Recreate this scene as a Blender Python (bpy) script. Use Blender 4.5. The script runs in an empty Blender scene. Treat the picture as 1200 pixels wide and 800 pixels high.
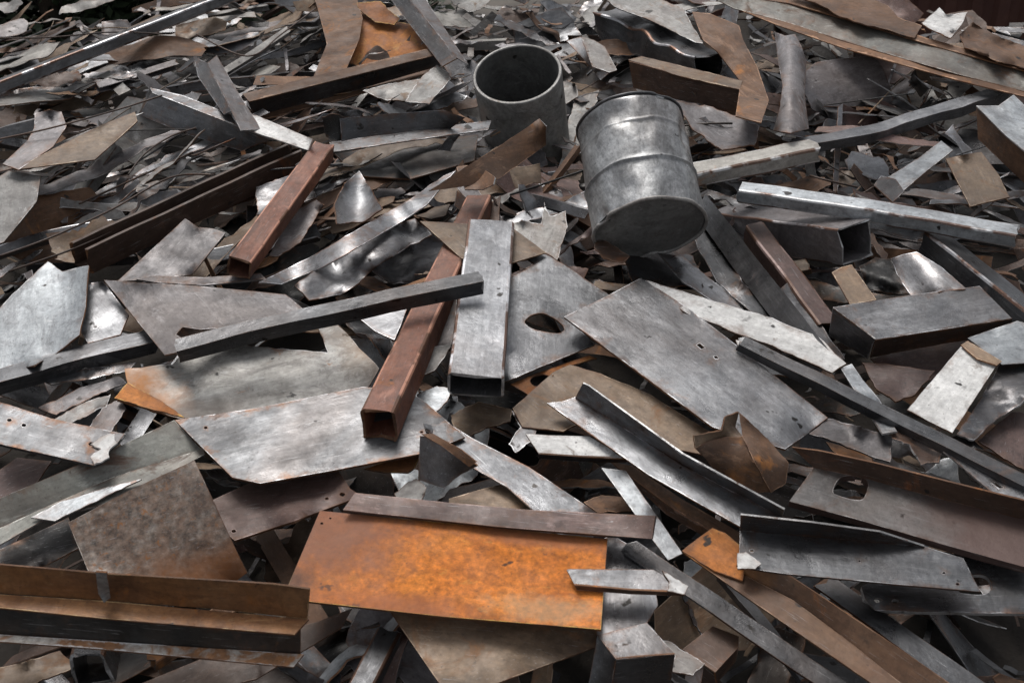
import bpy, bmesh, math, random
import numpy as np
from mathutils import Vector, Matrix, noise
from mathutils.geometry import delaunay_2d_cdt
R = math.radians
random.seed(7)
sc = bpy.context.scene
COL = sc.collection

# ------------------------------------------------------------------ camera and the plane of the heap
LENS = 40.0
F = 1200 * LENS / 36.0
CAM = Vector((0, 0, 3.55))
PITCH = R(-28)
SLOPE = R(10)
FWD = Vector((0, math.cos(PITCH), math.sin(PITCH)))
UPV = Vector((0, -math.sin(PITCH), math.cos(PITCH)))
RGT = Vector((1, 0, 0))
P0 = CAM + FWD * 5.0
N = Vector((0, -math.sin(SLOPE), math.cos(SLOPE)))

def ray(px, py):
    return (FWD + RGT * ((px - 600) / F) - UPV * ((py - 400) / F))

def P(px, py, h=0.0):
    """point of the view of the photo that lies h metres above the plane of the heap"""
    d = ray(px, py)
    return CAM + d * ((P0 + N * h - CAM).dot(N) / d.dot(N))

def pix(p):
    v = p - CAM
    z = v.dot(FWD)
    return 600 + F * v.dot(RGT) / z, 400 - F * v.dot(UPV) / z

def mpp(p):
    return (p - CAM).dot(FWD) / F

# ------------------------------------------------------------------ materials
MATS = {}
def ramp(nt, stops):
    n = nt.nodes.new('ShaderNodeValToRGB')
    e = n.color_ramp.elements
    while len(e) < len(stops): e.new(0.5)
    for k, (p, c) in enumerate(stops):
        e[k].position = p
        e[k].color = (*c, 1) if not isinstance(c, (int, float)) else (c, c, c, 1)
    return n

def metal(name, cols, rust=None, rust_amt=0.3, scale=2.2, rough=0.45, met=0.6, bump=0.3, streak=0.22, spots=0.4, scratch=0.2, fine=0.28, tint=0.35, wear=0.75, halo=0.5, scuff=0.55, vary=1.0):
    """weathered sheet metal: blotches, streaks along the length, scratches, rust patches and pits"""
    m = bpy.data.materials.new(name); m.use_nodes = True
    nt = m.node_tree; nd = nt.nodes; L = nt.links.new
    b = nd['Principled BSDF']
    tc = nd.new('ShaderNodeTexCoord'); oi = nd.new('ShaderNodeObjectInfo')
    mul = nd.new('ShaderNodeMath'); mul.operation = 'MULTIPLY'; mul.inputs[1].default_value = 57.0
    L(oi.outputs['Random'], mul.inputs[0])
    add = nd.new('ShaderNodeVectorMath'); add.operation = 'ADD'
    L(tc.outputs['Object'], add.inputs[0]); L(mul.outputs[0], add.inputs[1])
    V = add.outputs[0]
    def nz(s, det, ro, vec=V, dist=0.0):
        n = nd.new('ShaderNodeTexNoise'); n.inputs['Scale'].default_value = s
        n.inputs['Detail'].default_value = det; n.inputs['Roughness'].default_value = ro
        n.inputs['Distortion'].default_value = dist
        L(vec, n.inputs['Vector']); return n.outputs['Fac']
    def mp(sx, sy, sz):
        n = nd.new('ShaderNodeMapping'); n.inputs['Scale'].default_value = (sx, sy, sz)
        L(V, n.inputs['Vector']); return n.outputs[0]
    def mix(kind, fac, a, c):
        n = nd.new('ShaderNodeMix'); n.data_type = 'RGBA'; n.blend_type = kind
        if isinstance(fac, float): n.inputs[0].default_value = fac
        else: L(fac, n.inputs[0])
        L(a, n.inputs[6])
        if isinstance(c, tuple): n.inputs[7].default_value = (*c, 1)
        else: L(c, n.inputs[7])
        return n.outputs[2]
    base_f = nz(scale, 9, 0.62, dist=0.4)
    k = len(cols)
    base = ramp(nt, [(0.24 + 0.52 * i / max(1, k - 1), c) for i, c in enumerate(cols)])
    L(base_f, base.inputs[0]); col = base.outputs[0]
    # streaks along the piece
    st = nz(2.2, 7, 0.6, mp(0.9, 3.6, 3.6), 0.5)
    sr = ramp(nt, [(0.33, 1.0 - streak), (0.68, 1.0 + streak * 0.5)]); L(st, sr.inputs[0])
    col = mix('MULTIPLY', 1.0, col, sr.outputs[0])
    br = nz(7.0, 5, 0.7, mp(0.8, 11, 11), 0.3); brr = ramp(nt, [(0.30, 1.0 - streak * 0.7), (0.70, 1.0 + streak * 0.45)]); L(br, brr.inputs[0])
    col = mix('MULTIPLY', 1.0, col, brr.outputs[0])
    # fine mottling
    fn = nz(42, 6, 0.7); fr = ramp(nt, [(0.3, 1.0 - fine), (0.7, 1.0 + fine * 0.6)]); L(fn, fr.inputs[0])
    col = mix('MULTIPLY', 1.0, col, fr.outputs[0])
    # brown film in broad patches
    if tint > 0:
        tn = nz(1.3, 7, 0.62, dist=0.6); tr = ramp(nt, [(0.46, 0.0), (0.62, tint * 0.9)]); L(tn, tr.inputs[0])
        col = mix('MIX', tr.outputs[0], col, (0.13, 0.085, 0.06))
        tn2 = nz(2.1, 6, 0.6, dist=0.3); tr2 = ramp(nt, [(0.50, 0.0), (0.64, tint * 0.7)]); L(tn2, tr2.inputs[0])
        col = mix('MIX', tr2.outputs[0], col, (0.035, 0.034, 0.036))
    md = nz(11, 5, 0.65, dist=0.5); mdr = ramp(nt, [(0.32, 0.88), (0.68, 1.08)]); L(md, mdr.inputs[0])
    col = mix('MULTIPLY', 1.0, col, mdr.outputs[0])
    # mill scale with a sharp rim, chalky scuffs
    if scuff > 0:
        ms = nz(scale * 1.15, 12, 0.72, mp(0.75, 1.25, 1.25), 1.1); msr = ramp(nt, [(0.515, 0.0), (0.545, scuff)]); L(ms, msr.inputs[0])
        col = mix('MULTIPLY', msr.outputs[0], col, (0.62, 0.60, 0.60))
        sc1 = nz(scale * 2.3, 14, 0.78, mp(0.6, 1.5, 1.5), 0.7); scr = ramp(nt, [(0.585, 0.0), (0.63, scuff * 0.55)]); L(sc1, scr.inputs[0])
        col = mix('MIX', scr.outputs[0], col, tuple(min(0.72, c * 1.55 + 0.05) for c in cols[-1]))
    # thin scratches
    if scratch > 0:
        sn = nz(5, 3, 0.55, mp(1.3, 46, 46), 1.0); sr2 = ramp(nt, [(0.645, 0.0), (0.685, scratch * 1.7)]); L(sn, sr2.inputs[0])
        col = mix('MIX', sr2.outputs[0], col, (0.5, 0.5, 0.51))
    rmask = None
    if rust and rust_amt > 0:
        rn = nz(scale * 1.7, 10, 0.68, dist=0.9)
        t = 0.66 - rust_amt * 0.36
        rr = ramp(nt, [(t, 0.0), (t + 0.10, 0.9)]); L(rn, rr.inputs[0]); rmask = rr.outputs[0]
        r2 = nz(30, 6, 0.7); rc = ramp(nt, [(0.3, tuple(x * 0.5 for x in rust)), (0.7, tuple(min(1, x * 1.25) for x in rust))]); L(r2, rc.inputs[0])
        col = mix('MIX', rmask, col, rc.outputs[0])
    # dark spots, oil and soot
    if spots > 0:
        on = nz(scale * 3.1, 5, 0.6, dist=0.2); orr = ramp(nt, [(0.62, 0.0), (0.72, spots)]); L(on, orr.inputs[0])
        col = mix('MIX', orr.outputs[0], col, (0.03, 0.028, 0.026))
        on2 = nz(13, 3, 0.5); or2 = ramp(nt, [(0.70, 0.0), (0.73, min(1, spots * 2.4))]); L(on2, or2.inputs[0])
        col = mix('MIX', or2.outputs[0], col, (0.025, 0.022, 0.02))
    # worn and rusted rims
    if wear > 0:
        at = nd.new('ShaderNodeAttribute'); at.attribute_name = 'rim'
        wn = nz(20, 7, 0.75)
        # rust creeping in from the cut edge
        ha = nd.new('ShaderNodeMath'); ha.operation = 'MULTIPLY_ADD'; L(at.outputs['Fac'], ha.inputs[0]); ha.inputs[1].default_value = 0.30; L(nz(9, 9, 0.72, dist=0.5), ha.inputs[2])
        hr = ramp(nt, [(0.70, 0.0), (0.86, halo)]); L(ha.outputs[0], hr.inputs[0])
        hc = ramp(nt, [(0.35, (0.075, 0.042, 0.028)), (0.62, (0.20, 0.095, 0.045))]); L(nz(14, 6, 0.7), hc.inputs[0])
        col = mix('MIX', hr.outputs[0], col, hc.outputs[0])
        # bare bright metal on the very edge
        pw = nd.new('ShaderNodeMath'); pw.operation = 'POWER'; L(at.outputs['Fac'], pw.inputs[0]); pw.inputs[1].default_value = 7.0
        wa = nd.new('ShaderNodeMath'); wa.operation = 'MULTIPLY_ADD'; L(pw.outputs[0], wa.inputs[0]); wa.inputs[1].default_value = 0.5; L(wn, wa.inputs[2])
        wr = ramp(nt, [(0.80, 0.0), (0.92, wear)]); L(wa.outputs[0], wr.inputs[0])
        wc = ramp(nt, [(0.47, (0.12, 0.055, 0.03)), (0.53, tuple(min(0.75, x * 1.7 + 0.06) for x in cols[-1]))]); L(nz(4.0, 4, 0.6), wc.inputs[0])
        col = mix('MIX', wr.outputs[0], col, wc.outputs[0])
    if spots > 0:
        pt = nz(95, 4, 0.6); ptr = ramp(nt, [(0.63, 0.0), (0.70, 0.55)]); L(pt, ptr.inputs[0])
        col = mix('MIX', ptr.outputs[0], col, (0.045, 0.035, 0.03))
    # each piece a little lighter or darker than the next
    vr = ramp(nt, [(0.0, 1 - 0.38 * vary), (1.0, 1 + 0.25 * vary)]); L(oi.outputs['Random'], vr.inputs[0])
    col = mix('MULTIPLY', 1.0, col, vr.outputs[0])
    L(col, b.inputs['Base Color'])
    # gloss
    rg = nz(7, 8, 0.7)
    rgr = ramp(nt, [(0.3, max(0.08, rough - 0.17)), (0.7, min(0.95, rough + 0.2))]); L(rg, rgr.inputs[0])
    rout = rgr.outputs[0]; 
    if rmask is not None:
        rout = mix('MIX', rmask, rout, (0.85, 0.85, 0.85))
        mm = nd.new('ShaderNodeMath'); mm.operation = 'MULTIPLY_ADD'; L(rmask, mm.inputs[0]); mm.inputs[1].default_value = -met; mm.inputs[2].default_value = met
        L(mm.outputs[0], b.inputs['Metallic'])
    else:
        b.inputs['Metallic'].default_value = met
    L(rout, b.inputs['Roughness'])
    # pits and soft dents
    b1 = nd.new('ShaderNodeBump'); b1.inputs['Strength'].default_value = bump; b1.inputs['Distance'].default_value = 0.004
    L(nz(60, 8, 0.75), b1.inputs['Height'])
    b2 = nd.new('ShaderNodeBump'); b2.inputs['Strength'].default_value = 0.5; b2.inputs['Distance'].default_value = 0.012
    L(nz(7, 3, 0.5), b2.inputs['Height']); L(b1.outputs[0], b2.inputs['Normal'])
    L(b2.outputs[0], b.inputs['Normal'])
    MATS[name] = m
    return m

RUST = (0.24, 0.085, 0.03); BROWN = (0.115, 0.058, 0.036); ORG = (0.42, 0.15, 0.035); TAN = (0.27, 0.17, 0.10)
metal('grey_steel', [(0.14, 0.142, 0.15), (0.25, 0.254, 0.265), (0.38, 0.385, 0.40)], BROWN, 0.06, met=0.75, rough=0.36, tint=0.25, scuff=0.35, fine=0.18, streak=0.3)
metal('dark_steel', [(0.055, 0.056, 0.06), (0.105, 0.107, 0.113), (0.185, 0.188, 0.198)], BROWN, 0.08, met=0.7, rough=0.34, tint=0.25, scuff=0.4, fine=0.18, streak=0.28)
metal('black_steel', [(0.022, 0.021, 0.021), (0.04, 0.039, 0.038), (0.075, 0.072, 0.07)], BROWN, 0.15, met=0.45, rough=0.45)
metal('purple_steel', [(0.125, 0.118, 0.122), (0.20, 0.188, 0.193), (0.29, 0.275, 0.28)], BROWN, 0.12, met=0.45, rough=0.46, tint=0.3)
metal('galvanised', [(0.27, 0.285, 0.30), (0.42, 0.445, 0.465), (0.58, 0.61, 0.63)], BROWN, 0.03, met=0.5, rough=0.40, scale=6, streak=0.2, tint=0.12, halo=0.3)
metal('pale_sheet', [(0.22, 0.21, 0.20), (0.34, 0.33, 0.315), (0.46, 0.45, 0.43)], TAN, 0.15, met=0.25, rough=0.55, scale=3.5)
metal('white_paint', [(0.60, 0.59, 0.57), (0.76, 0.75, 0.73), (0.84, 0.83, 0.81)], (0.16, 0.11, 0.08), 0.14, met=0.0, rough=0.5, streak=0.22, scale=5, tint=0.05, scuff=0.2, vary=0.15, spots=0.5)
metal('worn_flange', [(0.50, 0.46, 0.40), (0.68, 0.64, 0.58), (0.80, 0.77, 0.72)], (0.34, 0.14, 0.04), 0.60, met=0.0, rough=0.6, scale=4, vary=0.1)
metal('red_tube', [(0.17, 0.066, 0.042), (0.26, 0.103, 0.062), (0.35, 0.155, 0.095)], (0.40, 0.16, 0.05), 0.16, met=0.05, rough=0.58, streak=0.28, scratch=0.15, tint=0.25, vary=0.2)
metal('maroon', [(0.085, 0.048, 0.042), (0.13, 0.078, 0.068), (0.19, 0.125, 0.112)], RUST, 0.12, met=0.25, rough=0.5)
metal('orange_rust', [(0.20, 0.085, 0.05), (0.42, 0.15, 0.035), (0.60, 0.235, 0.045)], (0.50, 0.19, 0.04), 0.35, scale=1.6, met=0.03, rough=0.75, streak=0.1, scratch=0.0, spots=0.4, fine=0.4, tint=0.1)
metal('brown_rust', [(0.12, 0.063, 0.036), (0.205, 0.105, 0.055), (0.28, 0.155, 0.085)], (0.44, 0.18, 0.05), 0.22, met=0.1, rough=0.65, streak=0.3, scratch=0.1)
metal('dark_brown', [(0.045, 0.028, 0.022), (0.085, 0.05, 0.036), (0.13, 0.08, 0.058)], RUST, 0.22, met=0.2, rough=0.55)
metal('tan_steel', [(0.16, 0.108, 0.07), (0.265, 0.185, 0.122), (0.37, 0.275, 0.19)], (0.30, 0.15, 0.07), 0.28, met=0.15, rough=0.55)
metal('speckled', [(0.15, 0.085, 0.055), (0.21, 0.15, 0.115), (0.34, 0.305, 0.27)], (0.30, 0.12, 0.035), 0.24, scale=24, met=0.12, rough=0.5, streak=0.12, fine=0.75, spots=0.15, tint=0.4, scuff=.25, vary=.1)
metal('orange_brown', [(0.22, 0.10, 0.05), (0.40, 0.185, 0.075), (0.52, 0.27, 0.12)], (0.40, 0.15, 0.035), 0.25, scale=3.5, met=0.1, rough=0.46, streak=0.2, scratch=0.08, spots=0.5, tint=0.3)
metal('pale_green', [(0.16, 0.16, 0.14), (0.27, 0.27, 0.24), (0.38, 0.38, 0.345)], BROWN, 0.22, met=0.15, rough=0.5, tint=0.5, vary=0.2)
metal('mid_steel', [(0.09, 0.092, 0.098), (0.165, 0.168, 0.175), (0.26, 0.264, 0.274)], BROWN, 0.08, met=0.65, rough=0.40, tint=0.3, halo=0.85, vary=0.1, scuff=0.35, fine=0.18, streak=0.32)
metal('green_grey', [(0.14, 0.14, 0.125), (0.22, 0.22, 0.195), (0.30, 0.30, 0.27)], BROWN, 0.10, met=0.3, rough=0.5)
metal('stained_white', [(0.20, 0.18, 0.155), (0.40, 0.38, 0.345), (0.56, 0.54, 0.50)], ORG, 0.10, scale=2.6, met=0.15, rough=0.58, streak=0.25)
metal('bright_edge', [(0.35, 0.35, 0.35), (0.5, 0.5, 0.5), (0.62, 0.62, 0.62)], BROWN, 0.25, scale=9, met=0.6, rough=0.35)
metal('rust_edge', [(0.10, 0.05, 0.03), (0.20, 0.09, 0.04), (0.32, 0.15, 0.065)], ORG, 0.2, scale=8, met=0.0, rough=0.75, scratch=0)
WORD = {'grey_steel': 'grey', 'dark_steel': 'dark grey', 'black_steel': 'blackened', 'purple_steel': 'dull grey', 'galvanised': 'silvery',
        'pale_sheet': 'pale grey', 'white_paint': 'whitish', 'red_tube': 'red brown', 'maroon': 'maroon', 'orange_rust': 'orange rusted',
        'brown_rust': 'rust brown', 'dark_brown': 'dark brown', 'tan_steel': 'tan', 'speckled': 'speckled', 'green_grey': 'greenish grey', 'orange_brown': 'orange brown', 'stained_white': 'stained whitish'}

# ------------------------------------------------------------------ mesh builders
class MB:
    def __init__(s): s.v = []; s.f = []; s.mi = []; s.sm = []; s.e = []
    def add(s, vs, fs, mi=0, smooth=True, e=None):
        o = len(s.v); s.v += vs; s.e += (e if e is not None else [0.0] * len(vs))
        for f in fs: s.f.append([i + o for i in f]); s.mi.append(mi); s.sm.append(smooth)

def mvc(pts, vals, x, y):
    n = len(pts); s = []
    for (a, b) in pts:
        dx, dy = a - x, b - y; r = math.hypot(dx, dy)
        if r < 1e-3: return vals[len(s)]
        s.append((dx, dy, r))
    W = 0; Z = 0; ts = []
    for i in range(n):
        ax, ay, ra = s[i]; bx, by, rb = s[(i + 1) % n]
        cr = ax * by - ay * bx; dt = ax * bx + ay * by
        if abs(cr) < 1e-4 * ra * rb + 1e-9 and dt < 0:
            return (vals[i] * rb + vals[(i + 1) % n] * ra) / (ra + rb)
        ts.append((ra * rb - dt) / cr if abs(cr) > 1e-9 else 0.0)
    for i in range(n):
        w = (ts[i - 1] + ts[i]) / s[i][2]; W += w; Z += w * vals[i]
    if abs(W) < 1e-9: return sum(vals) / n
    return max(min(vals) - 0.02, min(max(vals) + 0.02, Z / W))

def inside(pts, x, y):
    c = False; j = len(pts) - 1
    for i in range(len(pts)):
        xi, yi = pts[i]; xj, yj = pts[j]
        if (yi > y) != (yj > y) and x < (xj - xi) * (y - yi) / (yj - yi) + xi: c = not c
        j = i
    return c

def densify(pts, step, torn, sd):
    out = []
    n = len(pts)
    for i in range(n):
        a = pts[i]; b = pts[(i + 1) % n]
        l = math.hypot(b[0] - a[0], b[1] - a[1]); k = max(1, int(l / step))
        nx, ny = (b[1] - a[1]) / max(l, 1e-6), -(b[0] - a[0]) / max(l, 1e-6)
        for j in range(k):
            t = j / k; x = a[0] + (b[0] - a[0]) * t; y = a[1] + (b[1] - a[1]) * t
            d = 0
            if torn and (j > 0 or torn > 1.2):
                d = torn * (noise.noise(Vector((x * 0.11 + sd, y * 0.11, sd))) + 0.7 * noise.noise(Vector((x * 0.37, y * 0.37, sd * 3))))
            out.append((x + nx * d, y + ny * d))
    return out

def sheet(mb, poly, fn, thick, step, holes=(), torn=0.0, sd=0.0, mi=0, emi=1, upref=None, inner=True, rimw=0.0, rims=9.0):
    """a plate: outline -> triangles -> shell with real thickness. fn maps outline coordinates to 3D"""
    def chaikin(h):
        for _ in range(2):
            h = [q for i in range(len(h)) for q in ((.78 * h[i][0] + .22 * h[(i + 1) % len(h)][0], .78 * h[i][1] + .22 * h[(i + 1) % len(h)][1]), (.22 * h[i][0] + .78 * h[(i + 1) % len(h)][0], .22 * h[i][1] + .78 * h[(i + 1) % len(h)][1]))]
        return h
    holes = [chaikin(h) if len(h) > 6 else h for h in holes]
    ring = densify(poly, step * 0.6 if torn else step, torn, sd)
    loops = [ring] + [densify(h, step * 0.6, torn * 0.4, sd + 9) for h in holes]
    vs = []; es = []
    for lp in loops:
        o = len(vs); vs += [Vector(p) for p in lp]
        es += [(o + i, o + (i + 1) % len(lp)) for i in range(len(lp))]
    nring = len(vs)
    if rimw:
        for li, lp in enumerate(loops):
            n = len(lp)
            for i in range(0, n):
                a = lp[i - 1]; b = lp[(i + 1) % n]; dx, dy = b[0] - a[0], b[1] - a[1]; l = math.hypot(dx, dy) or 1
                for sg in (1, -1):
                    q = (lp[i][0] - dy / l * rimw * sg, lp[i][1] + dx / l * rimw * sg)
                    if inside(ring, *q) and not any(inside(h, *q) for h in loops[1:]): vs.append(Vector(q)); break
    if inner:
        xs = [p[0] for p in ring]; ys = [p[1] for p in ring]
        y = min(ys) + step * 0.5
        r = random.Random(int(sd * 100) + 3)
        while y < max(ys):
            x = min(xs) + step * 0.5
            while x < max(xs):
                q = (x + r.uniform(-.25, .25) * step, y + r.uniform(-.25, .25) * step)
                if inside(ring, *q) and not any(inside(h, *q) for h in holes): vs.append(Vector(q))
                x += step
            y += step
    ov, oe, of, og = delaunay_2d_cdt(vs, es, [list(range(len(ring)))], 1, 1e-4)[:4]
    tris = []
    for f in of:
        c = sum((ov[i] for i in f), Vector((0, 0))) / len(f)
        if any(inside(h, c.x, c.y) for h in loops[1:]) or not inside(ring, c.x, c.y): continue
        tris.append(list(f))
    used = sorted({i for f in tris for i in f}); mp = {i: k for k, i in enumerate(used)}
    tris = [[mp[i] for i in f] for f in tris]
    top = [fn(ov[i].x, ov[i].y) for i in used]
    bp = np.array([(p[0], p[1]) for lp in loops for p in lp]); up = np.array([(ov[i].x, ov[i].y) for i in used]).reshape(-1, 2)
    rim = np.exp(-np.sqrt(((up[:, None, :] - bp[None, :, :]) ** 2).sum(-1)).min(1) / rims).tolist() if len(up) else []
    if not tris: return
    nrm = [Vector((0, 0, 0)) for _ in top]
    tot = Vector((0, 0, 0))
    for f in tris:
        n = (top[f[1]] - top[f[0]]).cross(top[f[2]] - top[f[0]])
        for i in f: nrm[i] += n
        tot += n
    ref = upref if upref is not None else (CAM - top[0])
    if tot.dot(ref) < 0:
        tris = [f[::-1] for f in tris]; nrm = [-n for n in nrm]
    nrm = [n.normalized() if n.length > 1e-12 else N.copy() for n in nrm]
    bot = [p - n * thick for p, n in zip(top, nrm)]
    mb.add(top, tris, mi, True, rim); mb.add(bot, [f[::-1] for f in tris], mi)
    cnt = {}
    for f in tris:
        for i in range(len(f)):
            a, b = f[i], f[(i + 1) % len(f)]
            cnt[(a, b)] = 1
    sv = []; sf = []
    for (a, b) in cnt:
        if (b, a) not in cnt:
            o = len(sv); sv += [top[a], top[b], bot[b], bot[a]]; sf.append((o + 1, o, o + 3, o + 2))
    mb.add(sv, sf, emi, False)

def link(mb, name, mats, parent=None, xdir=None, zdir=None):
    c = sum(mb.v, Vector()) / len(mb.v)
    z = (zdir or N).normalized(); x = xdir or Vector((1, 0, 0)); x = (x - z * x.dot(z))
    x = x.normalized() if x.length > 1e-6 else Vector((1, 0, 0)); y = z.cross(x)
    M = Matrix((x, y, z)).transposed().to_4x4(); M.translation = c
    Mi = M.inverted()
    me = bpy.data.meshes.new(name)
    me.from_pydata([Mi @ v for v in mb.v], [], mb.f)
    for m in mats: me.materials.append(MATS[m])
    for p, a, s in zip(me.polygons, mb.mi, mb.sm): p.material_index = min(a, len(mats) - 1); p.use_smooth = s
    at = me.attributes.new('rim', 'FLOAT', 'POINT'); at.data.foreach_set('value', mb.e)
    me.update()
    o = bpy.data.objects.new(name, me); COL.objects.link(o)
    if parent:
        o.parent = parent; o.matrix_local = Matrix.Translation(-parent.location) @ M
    else: o.matrix_world = M
    return o

def tag(o, label=None, cat=None, group=None, kind=None):
    if label: o['label'] = label
    if cat: o['category'] = cat
    if group: o['group'] = group
    if kind: o['kind'] = kind
    return o

def empty(name, loc):
    o = bpy.data.objects.new(name, None); o.location = loc; o.empty_display_size = 0.1; COL.objects.link(o); return o

def dot(x, y, r=2.4, q=.7): return [(x + r * math.cos(R(60 * k)), y + q * r * math.sin(R(60 * k))) for k in range(6)]
SEED = [0.0]
HEROES = []       # (object, short phrase) used to say where the small scrap lies
def nsd():
    SEED[0] += 1.37; return SEED[0]

def facet(mb, pts, h, thick=0.006, step=None, holes=(), torn=0.0, warp=0.012, wscale=2.2, mi=0, emi=1, sd=None, curl=None, buckle=0.0):
    sd = nsd() if sd is None else sd
    pp = [(p[0], p[1]) for p in pts]; dv = [(p[2] if len(p) > 2 else 0.0) for p in pts]
    xs = [p[0] for p in pp]; ys = [p[1] for p in pp]
    ext = max(max(xs) - min(xs), max(ys) - min(ys))
    step = step or max(5, min(14, ext / 12))
    flat = all(abs(d) < 1e-9 for d in dv)
    warp *= 1.25
    rb = random.Random(int(sd * 977)); cx, cy = sum(xs) / len(xs), sum(ys) / len(ys)
    kinks = [(rb.uniform(0, 3.14), rb.uniform(-.3, .3) * ext, rb.uniform(-.00022, .00022)) for _ in range(2)] if buckle and ext > 60 else []
    cor = [(rb.choice(pp), rb.uniform(.10, .22) * ext, rb.uniform(-.02, .035)) for _ in range(2)] if buckle and ext > 60 else []
    def fn(x, y):
        d = 0.0 if flat else mvc(pp, dv, x, y)
        q = P(x, y, h + d)
        if warp:
            w = noise.noise(Vector((q.x * wscale + sd, q.y * wscale, sd))) + 0.35 * noise.noise(Vector((q.x * wscale * 3.7 + sd, q.y * wscale * 3.7, sd)))
            d += warp * w
        if curl: d += curl(x, y)
        for (ka, kd, kk) in kinks: d += buckle * kk * max(0, (x - cx) * math.cos(ka) + (y - cy) * math.sin(ka) - kd)
        for (q0, rr0, kk) in cor:
            t = 1 - math.hypot(x - q0[0], y - q0[1]) / rr0
            if t > 0: d += buckle * kk * t * t
        return P(x, y, h + d)
    sheet(mb, pp, fn, thick, step, holes, torn, sd, mi, emi, rimw=2.6)
    # length direction and normal for the object frame
    k = max(range(len(pp)), key=lambda i: math.hypot(pp[i][0] - pp[i - 1][0], pp[i][1] - pp[i - 1][1]))
    return (fn(*pp[k]) - fn(*pp[k - 1]))

def plate(name, label, cat, pts, h, mat, edge='rust_edge', ref=None, **kw):
    kw.setdefault('buckle', 1.7)
    mb = MB(); x = facet(mb, pts, h, **kw)
    o = link(mb, name, [mat, edge], None, x)
    tag(o, label, cat); HEROES.append((o, ref)); return o

def fold(name, label, cat, facets, h, ref=None):
    """a folded or rolled piece made of named walls; each wall is a part. facets: (part, pts, mat, kwargs)"""
    root = None; made = []
    for (pn, pts, mat, kw) in facets:
        kw = dict(kw); edge = kw.pop('edge', 'rust_edge'); lab = kw.pop('label', None); dh = kw.pop('dh', 0)
        mb = MB(); x = facet(mb, pts, h + dh, **kw)
        if root is None: root = empty(name, sum(mb.v, Vector()) / len(mb.v))
        o = link(mb, pn, [mat, edge], root, x)
        if lab: o['label'] = lab
        made.append(o)
    tag(root, label, cat); HEROES.append((root, ref)); return root

def profile(kind, w, t, wall):
    """closed outline(s) of a section; u sideways, v up, top of the section at v=0"""
    a = w / 2
    def rr(x0, y0, x1, y1, r):
        o = []
        for cx, cy, a0 in ((x1 - r, y1 - r, 0), (x0 + r, y1 - r, 90), (x0 + r, y0 + r, 180), (x1 - r, y0 + r, 270)):
            for k in range(3): o.append((cx + r * math.cos(R(a0 + 45 * k)), cy + r * math.sin(R(a0 + 45 * k))))
        return o
    if kind == 'box': return rr(-a, -t, a, 0, wall * 1.1), rr(-a + wall, -t + wall, a - wall, -wall, wall * 0.4)
    if kind == 'flat': return rr(-a, -t, a, 0, min(t, w) * 0.12), None
    if kind == 'L': return [(-a, 0), (-a, -t), (-a + wall, -t), (-a + wall, -wall), (a, -wall), (a, 0)], None
    if kind == 'R': return [(a, 0), (-a, 0), (-a, -wall), (a - wall, -wall), (a - wall, -t), (a, -t)], None
    if kind == 'U': return [(-a, 0), (-a, -t), (a, -t), (a, 0), (a - wall, 0), (a - wall, -t + wall), (-a + wall, -t + wall), (-a + wall, 0)], None
    if kind == 'C': return [(a, 0), (-a, 0), (-a, -t), (a, -t), (a, -t + wall), (-a + wall, -t + wall), (-a + wall, -wall), (a, -wall)], None
    if kind == 'N': return [(-a, -t), (-a, 0), (a, 0), (a, -t), (a - wall, -t), (a - wall, -wall), (-a + wall, -wall), (-a + wall, -t)], None
    if kind == 'V': return [(-a, -t), (0, 0), (a, -t), (a - wall, -t), (0, -wall * 1.4), (-a + wall, -t)], None
    if kind == 'round':
        return ([(a * math.cos(R(15 * k)), -a + a * math.sin(R(15 * k))) for k in range(24)],
                [((a - wall) * math.cos(R(15 * k)), -a + (a - wall) * math.sin(R(15 * k))) for k in range(24)])

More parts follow.
